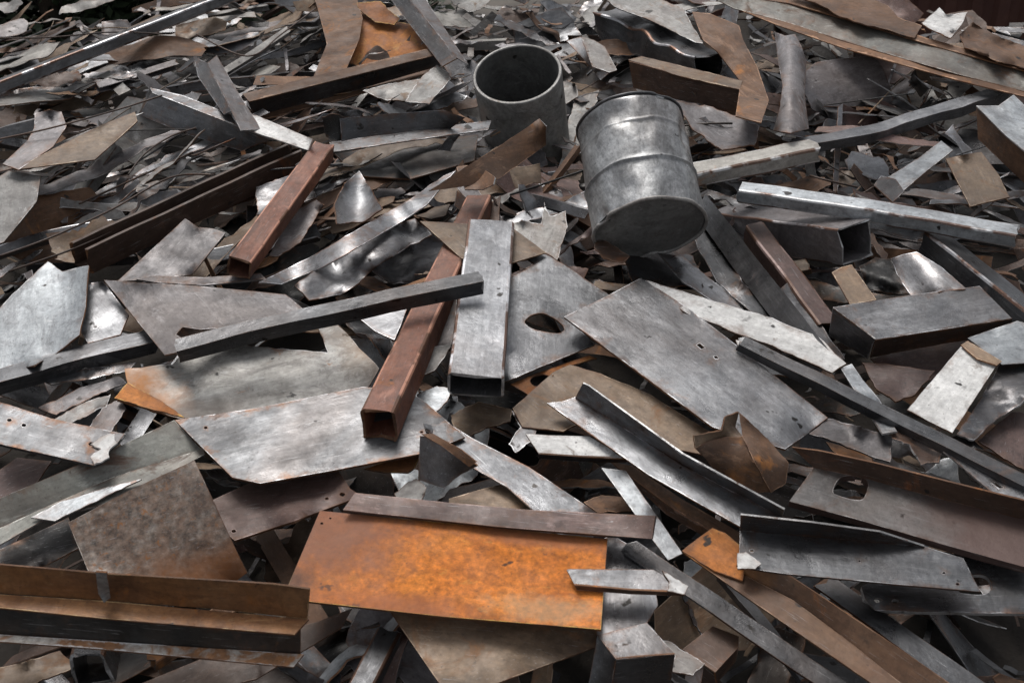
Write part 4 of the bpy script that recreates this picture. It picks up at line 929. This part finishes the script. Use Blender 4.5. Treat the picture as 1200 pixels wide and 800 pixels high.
# ------------------------------------------------------------------ heap, yard and what stands behind
def simple(name, col, rough=.9, sc1=3.0, col2=None, bump=.3):
    m = bpy.data.materials.new(name); m.use_nodes = True; nt = m.node_tree; b = nt.nodes['Principled BSDF']
    tc = nt.nodes.new('ShaderNodeTexCoord'); n = nt.nodes.new('ShaderNodeTexNoise'); n.inputs['Scale'].default_value = sc1; n.inputs['Detail'].default_value = 8
    nt.links.new(tc.outputs['Object'], n.inputs['Vector'])
    r = ramp(nt, [(.35, col), (.65, col2 or tuple(c * 1.6 for c in col))]); nt.links.new(n.outputs['Fac'], r.inputs[0]); nt.links.new(r.outputs[0], b.inputs['Base Color'])
    b.inputs['Roughness'].default_value = rough
    bp = nt.nodes.new('ShaderNodeBump'); bp.inputs['Strength'].default_value = bump; bp.inputs['Distance'].default_value = .02
    n2 = nt.nodes.new('ShaderNodeTexNoise'); n2.inputs['Scale'].default_value = sc1 * 9; n2.inputs['Detail'].default_value = 6
    nt.links.new(tc.outputs['Object'], n2.inputs['Vector']); nt.links.new(n2.outputs['Fac'], bp.inputs['Height']); nt.links.new(bp.outputs[0], b.inputs['Normal'])
    MATS[name] = m; return m
simple('dirt', (.016, .013, .011), .95, 4, (.034, .027, .021))  # oily dirt, coloured near black to deepen the shade in the gaps
simple('yard', (.07, .062, .054), .95, 1.2, (.12, .105, .09))
simple('bark', (.045, .034, .025), .95, 12)
simple('leaf', (.018, .028, .014), .6, 8, (.035, .055, .022), .1)
simple('container_paint', (.060, .022, .017), .7, 2.0, (.10, .040, .028))

def crest(x):
    a = max(0, min(1, (-2.0 - x) / .7)); b = max(0, min(1, (x - 2.4) / .5))
    return 8.7 - 1.15 * a - 1.1 * b
def height(x, y):
    base = P0.z + math.tan(SLOPE) * (y - P0.y) - .30
    f = 1.0
    if y < 1.9: f *= max(0, 1 - (1.9 - y) / 1.6)
    cy = crest(x)
    if y > cy: f *= max(0, 1 - (y - cy) / 1.3)
    ax_ = abs(x)
    if ax_ > 5.6: f *= max(0, 1 - (ax_ - 5.6) / 2.2)
    f = f * f * (3 - 2 * f)
    w = .05 * noise.noise(Vector((x * 2, y * 2, 1))) + .03 * noise.noise(Vector((x * 6, y * 6, 4)))
    return max(-.02, (base + w) * f)
mb = MB(); nx, ny = 130, 110; vs = []
for j in range(ny + 1):
    for i in range(nx + 1):
        x = -8.2 + 16.4 * i / nx; y = -.2 + 11.6 * j / ny; vs.append(Vector((x, y, height(x, y))))
mb.add(vs, [(j * (nx + 1) + i, j * (nx + 1) + i + 1, (j + 1) * (nx + 1) + i + 1, (j + 1) * (nx + 1) + i) for j in range(ny) for i in range(nx)])
tag(link(mb, 'terrain', ['dirt'], None, None, Vector((0, 0, 1))), kind='structure')
mb = MB(); mb.add([Vector((x, y, -.004)) for x, y in ((-400, -400), (400, -400), (400, 400), (-400, 400))], [(0, 1, 2, 3)])
tag(link(mb, 'ground', ['yard'], None, None, Vector((0, 0, 1))), kind='structure')

# dark evergreens behind the left of the heap
def tree(x, y, hh, wd, label, sd):
    r = random.Random(sd); root = empty('evergreen_tree', Vector((x, y, 0))); tag(root, label, 'tree', 'dark trees behind the heap')
    mb = MB(); rows = []
    for k in range(9):
        z = hh * .8 * k / 8; rad = .16 * (1 - .8 * k / 8); rows += [Vector((x + .08 * math.sin(k) + rad * math.cos(R(45 * a)), y + rad * math.sin(R(45 * a)), z)) for a in range(8)]
    mb.add(rows, [(8 * k + a, 8 * k + (a + 1) % 8, 8 * k + 8 + (a + 1) % 8, 8 * k + 8 + a) for k in range(8) for a in range(8)])
    for k in range(14):
        z = hh * r.uniform(.1, .75); a = r.uniform(0, 6.28); l = wd * (1 - z / hh) * .9; d = Vector((math.cos(a), math.sin(a), .25))
        s = d.cross(Vector((0, 0, 1))).normalized(); p = Vector((x, y, z)); t = .03
        q = [p + s * t, p + Vector((0, 0, t)), p - s * t, p - Vector((0, 0, t))]; mb.add(q + [p + d * l], [(0, 1, 4), (1, 2, 4), (2, 3, 4), (3, 0, 4)])
    link(mb, 'trunk', ['bark'], root, None, Vector((0, 0, 1)))
    vs = []; fs = []
    cl = [(r.uniform(0, 6.28), r.uniform(.06, .98) ** 1.4, r.uniform(.55, 1.1)) for _ in range(70)]
    for (a, zf, q) in cl:
        rad = wd * (1 - zf) ** .6 * q * .75; c = Vector((x + rad * math.cos(a), y + rad * math.sin(a), hh * zf))
        for _ in range(150):
            p = c + Vector((r.gauss(0, .2), r.gauss(0, .2), r.gauss(0, .14))); u = Vector((r.uniform(-1, 1), r.uniform(-1, 1), r.uniform(-.5, .5))).normalized(); v = u.orthogonal().normalized() * .035; l = r.uniform(.08, .17)
            o = len(vs); vs += [p, p + u * l * .5 + v, p + u * l, p + u * l * .5 - v]; fs.append((o, o + 1, o + 2, o + 3))
    mb = MB(); mb.add(vs, fs, 0, False); link(mb, 'crown', ['leaf'], root, None, Vector((0, 0, 1)))
tree(-5.4, 10.6, 4.2, 1.3, 'dark evergreen tree behind the heap, at the left end of the row', 1)
tree(-4.0, 10.2, 3.6, 1.3, 'dark evergreen tree behind the upper left corner of the heap', 2)
tree(-2.7, 10.5, 4.0, 1.3, 'dark evergreen tree behind the long straight rail', 3)
tree(-6.6, 12.2, 4.6, 1.5, 'tall dark evergreen tree in the second row at the far left', 7)
tree(-4.9, 12.4, 4.6, 1.5, 'tall dark evergreen tree in the second row behind the left corner', 5)
tree(-3.3, 12.3, 4.4, 1.5, 'tall dark evergreen tree in the second row behind the long straight rail', 6)
tree(-1.5, 11.0, 3.7, 1.2, 'dark evergreen tree nearest to the container, behind the top of the heap', 4)

# brown container behind the right of the heap
def boxm(mb, a, b): 
    x0, y0, z0 = a; x1, y1, z1 = b
    mb.add([Vector(p) for p in ((x0, y0, z0), (x1, y0, z0), (x1, y1, z0), (x0, y1, z0), (x0, y0, z1), (x1, y0, z1), (x1, y1, z1), (x0, y1, z1))],
           [(0, 3, 2, 1), (4, 5, 6, 7), (0, 1, 5, 4), (1, 2, 6, 5), (2, 3, 7, 6), (3, 0, 4, 7)], 0, False)
cx0, cx1, cy0, cy1 = 1.2, 7.3, 11.1, 13.5
root = empty('scrap_container', Vector(((cx0 + cx1) / 2, cy0, 0))); tag(root, 'dark red brown ribbed steel container standing behind the heap at the top right', 'container')
mb = MB(); boxm(mb, (cx0 + .02, cy0 + .09, .14), (cx1 - .02, cy1, .2)); boxm(mb, (cx0 + .02, cy1 - .06, .2), (cx1 - .02, cy1, 2.5)); boxm(mb, (cx0 + .02, cy0 + .15, .2), (cx0 + .08, cy1 - .06, 2.5)); boxm(mb, (cx1 - .08, cy0 + .15, .2), (cx1 - .02, cy1 - .06, 2.5))
link(mb, 'body', ['container_paint'], root, None, Vector((0, 0, 1)))
mb = MB(); vs = []; k = 0; x = cx0 + .1; pts = []
while x < cx1 - .2:
    pts += [(x, cy0 + .06), (x + .10, cy0 + .06), (x + .14, cy0 + .10), (x + .22, cy0 + .10)]; x += .26
vs = [Vector((p[0], p[1], .2)) for p in pts] + [Vector((p[0], p[1], 2.45)) for p in pts] + [Vector((p[0], p[1] + .03, .2)) for p in pts] + [Vector((p[0], p[1] + .03, 2.45)) for p in pts]
n = len(pts); mb.add(vs, [(i, i + 1, n + i + 1, n + i) for i in range(n - 1)] + [(2 * n + i + 1, 2 * n + i, 3 * n + i, 3 * n + i + 1) for i in range(n - 1)], 0, False)
link(mb, 'ribbed_panel', ['container_paint'], root, None, Vector((0, 0, 1)))
for zz in ((.1, .2), (2.45, 2.58)):
    mb = MB(); boxm(mb, (cx0, cy0, zz[0]), (cx1, cy0 + .14, zz[1])); link(mb, 'rail', ['container_paint'], root, None, Vector((0, 0, 1)))
for xx in (cx0, cx1 - .12):
    mb = MB(); boxm(mb, (xx, cy0 + .01, .2), (xx + .12, cy0 + .13, 2.45)); link(mb, 'corner_post', ['container_paint'], root, None, Vector((0, 0, 1)))

# ------------------------------------------------------------------ small scrap between the big pieces
rf = random.Random(20)
def loose(kind, c, ang, size, mat, edge, r, tiltm=.35):
    """one loose bit of scrap lying at c; returns (mesh builder, length direction)"""
    mb = MB(); sd = r.uniform(0, 500)
    nrm = (N + Vector((r.gauss(0, tiltm), r.gauss(0, tiltm) - .08, 0))).normalized()
    e1 = Vector((math.cos(ang), math.sin(ang), 0)); e1 = (e1 - nrm * e1.dot(nrm)).normalized(); e2 = nrm.cross(e1)
    if kind in ('sheet', 'strip'):
        asp = r.uniform(.28, .7) if kind == 'sheet' else r.choice((r.uniform(.03, .07), r.uniform(.07, .16)))
        n = r.randint(5, 8) if kind == 'sheet' else 6
        a, b = size * 50, size * 50 * asp
        if kind == 'sheet':
            poly = []
            for k in range(n):
                t = 2 * math.pi * (k + r.uniform(-.3, .3)) / n; s = 1 / max(abs(math.cos(t)), abs(math.sin(t))) ** .8
                poly.append((a * math.cos(t) * s * r.uniform(.7, 1), b * math.sin(t) * s * r.uniform(.7, 1)))
        else:
            tp = r.choice((.08, .4, .9)); tq = r.choice((.2, .8, 1)); k0 = r.uniform(-.4, .4) * b
            poly = [(-a, -b * tq), (0, -b * r.uniform(.8, 1.3) + k0), (a, -b * tp), (a * r.uniform(.88, 1.12), b * tp), (0, b * r.uniform(.7, 1.1) + k0), (-a * r.uniform(.85, 1.1), b * tq)]
        cu = r.uniform(-.4, .4) / max(size, .15); cv = r.uniform(-.5, .5) / max(size, .15); am = r.choice((.004, .010, .028)) * min(size, .45) / .3; tw = r.uniform(-.9, .9) * (1 if kind == 'strip' else .4)
        crs = [(r.uniform(0, 3.14), r.uniform(-.1, .25) * size, r.uniform(-.7, .7)) for _ in range(r.choice((0, 1, 2, 2)))]
        if r.random() < .18: cv *= 4
        fr = r.uniform(4, 9)
        def fn(x, y):
            x /= 100; y /= 100
            w = cu * x * x * .5 + cv * y * y * .5 + tw * x * y + am * (noise.noise(Vector((x * fr + sd, y * fr, sd))) + .4 * noise.noise(Vector((x * fr * 3 + sd, y * fr * 3, 3))))
            for (ca, cd_, ck) in crs: w += ck * max(0, x * math.cos(ca) + y * math.sin(ca) - cd_)
            return c + e1 * x + e2 * y + nrm * w
        sheet(mb, poly, fn, r.uniform(.003, .006), max(1.6, size * 100 / 14), (), r.choice((.2, .9, 1.9)) * min(size, .5) / .3, sd, upref=N, rimw=.8, rims=2.6)
    else:
        m = size
        w = r.uniform(.035, .08); pk = {'angle': r.choice('LRV'), 'tube': 'box', 'channel': r.choice('UNC')}[kind]
        extrude(mb, c - e1 * m * .5, c + e1 * m * .5, profile(pk, w, w * r.uniform(.6, 1), .005), nrm, r.uniform(-.8, .8), seg=8, bend=r.uniform(-.03, .03), dent=r.choice((.002, .01)), torn=.02, sd=sd)
    return mb, e1

def pick_mat(px, py, r):
    if py < 330 and px < 560:
        return r.choice(['pale_sheet', 'pale_sheet', 'pale_sheet', 'tan_steel', 'tan_steel', 'grey_steel', 'purple_steel', 'purple_steel', 'grey_steel', 'brown_rust', 'dark_brown', 'dark_steel', 'stained_white'])
    if py < 330:
        return r.choice(['grey_steel', 'purple_steel', 'dark_steel', 'dark_steel', 'tan_steel', 'grey_steel', 'dark_brown', 'maroon', 'pale_sheet', 'pale_sheet', 'brown_rust', 'grey_steel'])
    return r.choice(['dark_steel', 'grey_steel', 'dark_brown', 'grey_steel', 'maroon', 'purple_steel', 'tan_steel', 'dark_steel', 'brown_rust', 'brown_rust', 'galvanised', 'tan_steel'])

CANDS = []
KN = {'sheet': ('torn_sheet', 'sheet'), 'strip': ('metal_strip', 'strip'), 'angle': ('angle_bar', 'angle'), 'tube': ('square_tube', 'tube'), 'channel': ('steel_channel', 'channel')}
for k in range(2000):
    x = rf.uniform(-4.6, 4.6); y = rf.uniform(2.4, 5.6) if k % 5 < 2 else rf.uniform(5.2, 8.7)
    if y > crest(x) + .12: continue
    h0 = Vector((x, y, P0.z + math.tan(SLOPE) * (y - P0.y)))
    px, py = pix(h0)
    if not (-30 < px < 1230 and -25 < py < 830): continue
    if (px < 235 and py < 50 - px * .08) or (px > 1040 and py < 52): continue
    far = max(0, min(1, (430 - py) / 200))
    lv = rf.random()
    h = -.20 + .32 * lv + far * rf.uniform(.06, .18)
    if 540 < px < 700 and 30 < py < 215 or 655 < px < 850 and 90 < py < 330: h = min(h, .0)
    kind = rf.choices(('sheet', 'strip', 'angle', 'tube', 'channel'), (32, 58, 5, 2, 3))[0]
    left = px < 560 and py < 350
    ang = R(rf.gauss(30, 16)) if left else R(rf.choice((rf.gauss(-32, 20), rf.gauss(-20, 30), rf.gauss(22, 25), rf.uniform(0, 180))))
    size = {'sheet': rf.choice((rf.uniform(.18, .4), rf.uniform(.4, .8))), 'strip': rf.choice((rf.uniform(.25, .6), rf.uniform(.6, 1.4))), 'angle': rf.uniform(.3, .8), 'tube': rf.uniform(.3, .7), 'channel': rf.uniform(.3, .8)}[kind]
    if lv > .8 and far < .5: size *= .75
    mt = pick_mat(px, py, rf)
    if (far < .6 and lv < .6) or lv < .35: mt = rf.choice(('black_steel', 'black_steel', 'dark_steel', 'dark_brown', 'dark_brown', mt))  # low pieces get darker metal, painting extra shade into the gaps
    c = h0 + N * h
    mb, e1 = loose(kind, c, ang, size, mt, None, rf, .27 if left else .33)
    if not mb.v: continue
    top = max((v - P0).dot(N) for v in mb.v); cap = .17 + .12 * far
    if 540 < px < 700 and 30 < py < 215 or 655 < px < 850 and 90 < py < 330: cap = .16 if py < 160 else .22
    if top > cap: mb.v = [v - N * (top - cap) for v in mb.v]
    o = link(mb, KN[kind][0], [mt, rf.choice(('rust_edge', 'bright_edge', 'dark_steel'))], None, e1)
    CANDS.append((o, kind, mt, size))

# uncountable shards in the gaps and over the flanks of the heap
rs = random.Random(5)
def litter(mat, n, smin, smax, lift, lo=.02, ymin=.6):
    mb = MB()
    for k in range(n):
        x = rs.uniform(-7.2, 7.2); y = rs.uniform(ymin, 9.8); z = height(x, y)
        if (z < .1 and rs.random() < .7) or y > crest(x) + .1: continue
        inside_view = abs(x) < 4.8 and 2.4 < y < 9
        s = rs.uniform(smin, smax) * (1.3 if y > 5.4 else 1) * (1 if inside_view else 1.8)
        c = Vector((x, y, z + rs.uniform(lo, lift))); a = rs.uniform(0, 6.28)
        nn = (N + Vector((rs.gauss(0, .35), rs.gauss(0, .35), 0))).normalized(); e1 = nn.orthogonal().normalized(); e1 = (Matrix.Rotation(a, 3, nn) @ e1); e2 = nn.cross(e1)
        asp = rs.uniform(.08, .4); t = rs.uniform(.002, .004); m = 4; cu = rs.uniform(-1.5, 1.5)
        vs = []
        for i in range(m + 1):
            u = (i / m - .5) * s; wv = asp * s * .5 * (1 - .5 * rs.random()); ww = cu * u * u + rs.uniform(-.01, .01)
            pu = c + e1 * u + nn * ww; vs += [pu + e2 * wv, pu - e2 * wv, pu + e2 * wv - nn * t, pu - e2 * wv - nn * t]
        fs = []
        for i in range(m):
            q = 4 * i; fs += [(q, q + 1, q + 5, q + 4), (q + 2, q + 6, q + 7, q + 3), (q, q + 4, q + 6, q + 2), (q + 1, q + 3, q + 7, q + 5)]
        fs += [(0, 2, 3, 1), (4 * m, 4 * m + 1, 4 * m + 3, 4 * m + 2)]
        mb.add(vs, fs, 0, False)
    o = link(mb, 'scrap_litter', [mat], None, None, Vector((0, 0, 1)))
    tag(o, LIT[mat], 'scrap', kind='stuff'); return o
LIT = {'grey_steel': 'small grey shards of sheet metal filling the gaps of the heap', 'dark_steel': 'small dark grey shards of metal filling the gaps of the heap',
       'tan_steel': 'small tan rusty shards filling the gaps of the heap', 'dark_brown': 'small dark brown rusty shards filling the gaps of the heap', 'pale_sheet': 'small pale shards of sheet metal scattered in the gaps of the heap'}
litter('dark_steel', 1700, .06, .24, .12); litter('dark_brown', 1300, .06, .24, .12); litter('tan_steel', 700, .06, .2, .12); litter('grey_steel', 1000, .06, .24, .13); litter('pale_sheet', 350, .05, .18, .12)
LIT.update({'purple_steel': 'fine dull grey shards lying over the far part of the heap', 'brown_rust': 'fine rust brown shards lying over the far part of the heap', 'black_steel': 'fine blackened shards lying over the far part of the heap'})
litter('purple_steel', 420, .05, .16, .50, .30, 5.2); litter('brown_rust', 420, .05, .16, .50, .30, 5.2); litter('black_steel', 520, .06, .22, .50, .30, 5.2)
# thin bent rods and wire ends
WR = []
for k in range(34):
    px0 = rf.uniform(0, 1200); py0 = rf.uniform(30, 250); a0 = R(rf.gauss(-24, 26)); ln = rf.uniform(50, 150) * (.6 + py0 / 500)
    hh = rf.uniform(.14, .27); q = [P(px0 + math.cos(a0) * ln * t + 4 * math.sin(t * 3 + k), py0 + math.sin(a0) * ln * t * .7 + 3 * math.sin(t * 2.5 + k * 2), hh + .02 * math.sin(t * 4 + k)) for t in [i / 10 for i in range(11)]]
    mb = MB(); rr = rf.uniform(.003, .006); rows = []
    for i, p in enumerate(q):
        d = (q[min(i + 1, 10)] - q[max(i - 1, 0)]).normalized(); u = d.cross(N).normalized(); v = u.cross(d); rows.append([p + u * rr * math.cos(R(60 * a)) + v * rr * math.sin(R(60 * a)) for a in range(6)])
    vs = [w for rw in rows for w in rw]; fs = [(6 * i + a, 6 * i + (a + 1) % 6, 6 * i + 6 + (a + 1) % 6, 6 * i + 6 + a) for i in range(10) for a in range(6)] + [tuple(range(5, -1, -1)), tuple(range(60, 66))]
    mb.add(vs, fs); mt = rf.choice(('dark_brown', 'black_steel', 'dark_steel', 'tan_steel')); o = link(mb, 'wire_rod', [mt], None, q[-1] - q[0]); CANDS.append((o, 'wire', mt, ln))
# ------------------------------------------------------------------ camera, light
cd = bpy.data.cameras.new('camera'); cam = bpy.data.objects.new('camera', cd); COL.objects.link(cam)
cam.location = CAM; cam.rotation_euler = (math.pi / 2 + PITCH, 0, 0); cd.lens = LENS; cd.sensor_width = 36; cd.clip_end = 2000; cd.clip_start = .05
cd.dof.use_dof = True; cd.dof.focus_distance = 4.9; cd.dof.aperture_fstop = 4.5
sc.camera = cam
w = bpy.data.worlds.new('World'); sc.world = w; w.use_nodes = True; nt = w.node_tree
bg = nt.nodes['Background']; sky = nt.nodes.new('ShaderNodeTexSky'); sky.sky_type = 'NISHITA'; sky.sun_disc = False
SUN = Vector((-.18, .42, .88)).normalized()
sky.sun_elevation = math.asin(SUN.z); sky.sun_rotation = math.atan2(SUN.x, SUN.y); sky.dust_density = 4; sky.air_density = 1.0; sky.ozone_density = 1
hs = nt.nodes.new('ShaderNodeHueSaturation'); hs.inputs['Saturation'].default_value = .22
nt.links.new(sky.outputs[0], hs.inputs['Color']); nt.links.new(hs.outputs[0], bg.inputs['Color']); bg.inputs['Strength'].default_value = .105
sl = bpy.data.lights.new('sun', 'SUN'); sl.energy = 1.4; sl.angle = R(24); sl.color = (1, .97, .93)
so = bpy.data.objects.new('sun', sl); COL.objects.link(so); so.rotation_euler = SUN.to_track_quat('Z', 'Y').to_euler()
sc.view_settings.view_transform = 'Standard'; sc.view_settings.look = 'None'; sc.view_settings.gamma = 1; sc.view_settings.exposure = 0.24
sc.render.engine = 'CYCLES'; sc.cycles.max_bounces = 6; sc.cycles.diffuse_bounces = 3; sc.cycles.glossy_bounces = 3

# ------------------------------------------------------------------ keep the loose scrap one can see, and say where it lies
bpy.context.view_layer.update()
dg = bpy.context.evaluated_depsgraph_get()
hits = {}
NXS, NYS = 400, 267
for j in range(NYS):
    for i in range(NXS):
        px = (i + .5) * 1200 / NXS; py = (j + .5) * 800 / NYS
        ok, loc, nn, idx, ob, mt = sc.ray_cast(dg, CAM, ray(px, py).normalized())
        if not ok: continue
        nm = ob.name
        e = hits.setdefault(nm, [0, 0, 0]); e[0] += 1; e[1] += px; e[2] += py
def stat(o):
    t = [0, 0, 0]
    for q in [o] + list(o.children):
        e = hits.get(q.name)
        if e: t = [t[0] + e[0], t[1] + e[1], t[2] + e[2]]
    return (t[0], t[1] / t[0], t[2] / t[0]) if t[0] else None
refs = []
for o, ph in HEROES:
    s = stat(o)
    if s is None: print('HIDDEN HERO', o.name, o.get('label'))
    elif ph and s[0] > 25: refs.append((ph, s[1], s[2], o))
keep = []
for c in CANDS:
    s = stat(c[0])
    keep.append((s[0] if s else 0, c, s))
keep.sort(key=lambda t: -t[0])
cnt = {}
used = {o['label'] for o in sc.objects if o.get('label')}
GRP = {'sheet': 'torn sheets in the heap', 'strip': 'metal strips in the heap', 'angle': 'angle scraps in the heap', 'tube': 'tube scraps in the heap', 'channel': 'channel scraps in the heap', 'wire': 'thin wires in the heap'}
def rel(dx, dy):
    if abs(dx) > 1.6 * abs(dy): return 'left of' if dx < 0 else 'right of'
    if abs(dy) > 1.6 * abs(dx): return 'above' if dy < 0 else 'below'
    return ('above and ' if dy < 0 else 'below and ') + ('left of' if dx < 0 else 'right of')
ndel = 0; rest = []
for nh, (o, kind, mt, size), s in keep:
    if nh >= 5 and cnt.get(kind, 0) >= 270: rest.append(o); continue
    if nh < (2 if kind == 'wire' else 5):
        bpy.data.objects.remove(o, do_unlink=True); ndel += 1; continue
    cnt[kind] = cnt.get(kind, 0) + 1
    near = sorted(refs, key=lambda r: (r[1] - s[1]) ** 2 + (r[2] - s[2]) ** 2)
    big = 'large' if nh > 130 else ('medium' if nh > 50 else ('small' if nh > 16 else 'tiny'))
    shp = {'sheet': 'torn sheet', 'strip': 'narrow strip', 'angle': 'angle scrap', 'tube': 'tube scrap', 'channel': 'channel scrap', 'wire': 'thin wire'}[kind]
    lab = None
    for n1 in near[:3]:
        c1 = f'{WORD[mt]} {shp} {rel(s[1] - n1[1], s[2] - n1[2])} the {n1[0]}'
        c2 = f'{big} {c1}'
        for cc in (c1, c2):
            if cc not in used and len(cc.split()) <= 16: lab = cc; break
        if lab: break
    if not lab:
        for n1 in near[:4]:
            for n2 in near[:6]:
                if n1 is n2: continue
                cc = f'{big} {WORD[mt]} {shp} {rel(s[1] - n1[1], s[2] - n1[2])} the {n1[0]}, {rel(s[1] - n2[1], s[2] - n2[2])} the {n2[0]}'
                if cc not in used and len(cc.split()) <= 18:
                    lab = cc; break
            if lab: break
    if not lab: lab = c2
    lab = ' '.join(lab.split()[:16]); used.add(lab)
    tag(o, lab, 'wire' if kind == 'wire' else 'metal ' + ('sheet' if kind == 'sheet' else 'strip' if kind == 'strip' else 'scrap'), GRP[kind])
print('FILLER', cnt, 'removed', ndel)

if rest:
    vs = []; fs = []; mis = []; sms = []; mats = []; es = []
    for o in rest:
        me = o.data; off = len(vs); vs += [o.matrix_world @ v.co for v in me.vertices]; es += [d.value for d in me.attributes['rim'].data]
        ix = []
        for m in me.materials:
            if m.name not in mats: mats.append(m.name)
            ix.append(mats.index(m.name))
        for p in me.polygons: fs.append([off + v for v in p.vertices]); mis.append(ix[min(p.material_index, len(ix) - 1)]); sms.append(p.use_smooth)
        bpy.data.objects.remove(o, do_unlink=True)
    mb = MB(); mb.v = vs; mb.f = fs; mb.mi = mis; mb.sm = sms; mb.e = es
    tag(link(mb, 'sheet_litter', mats, None, None, Vector((0, 0, 1))), 'smaller bits of torn sheet too many to count between the larger scrap', 'scrap', kind='stuff')
for o in sc.objects:
    if o.get('label') and not 4 <= len(o['label'].split()) <= 16: print('LABEL LEN', o.name, len(o['label'].split()), o['label'])
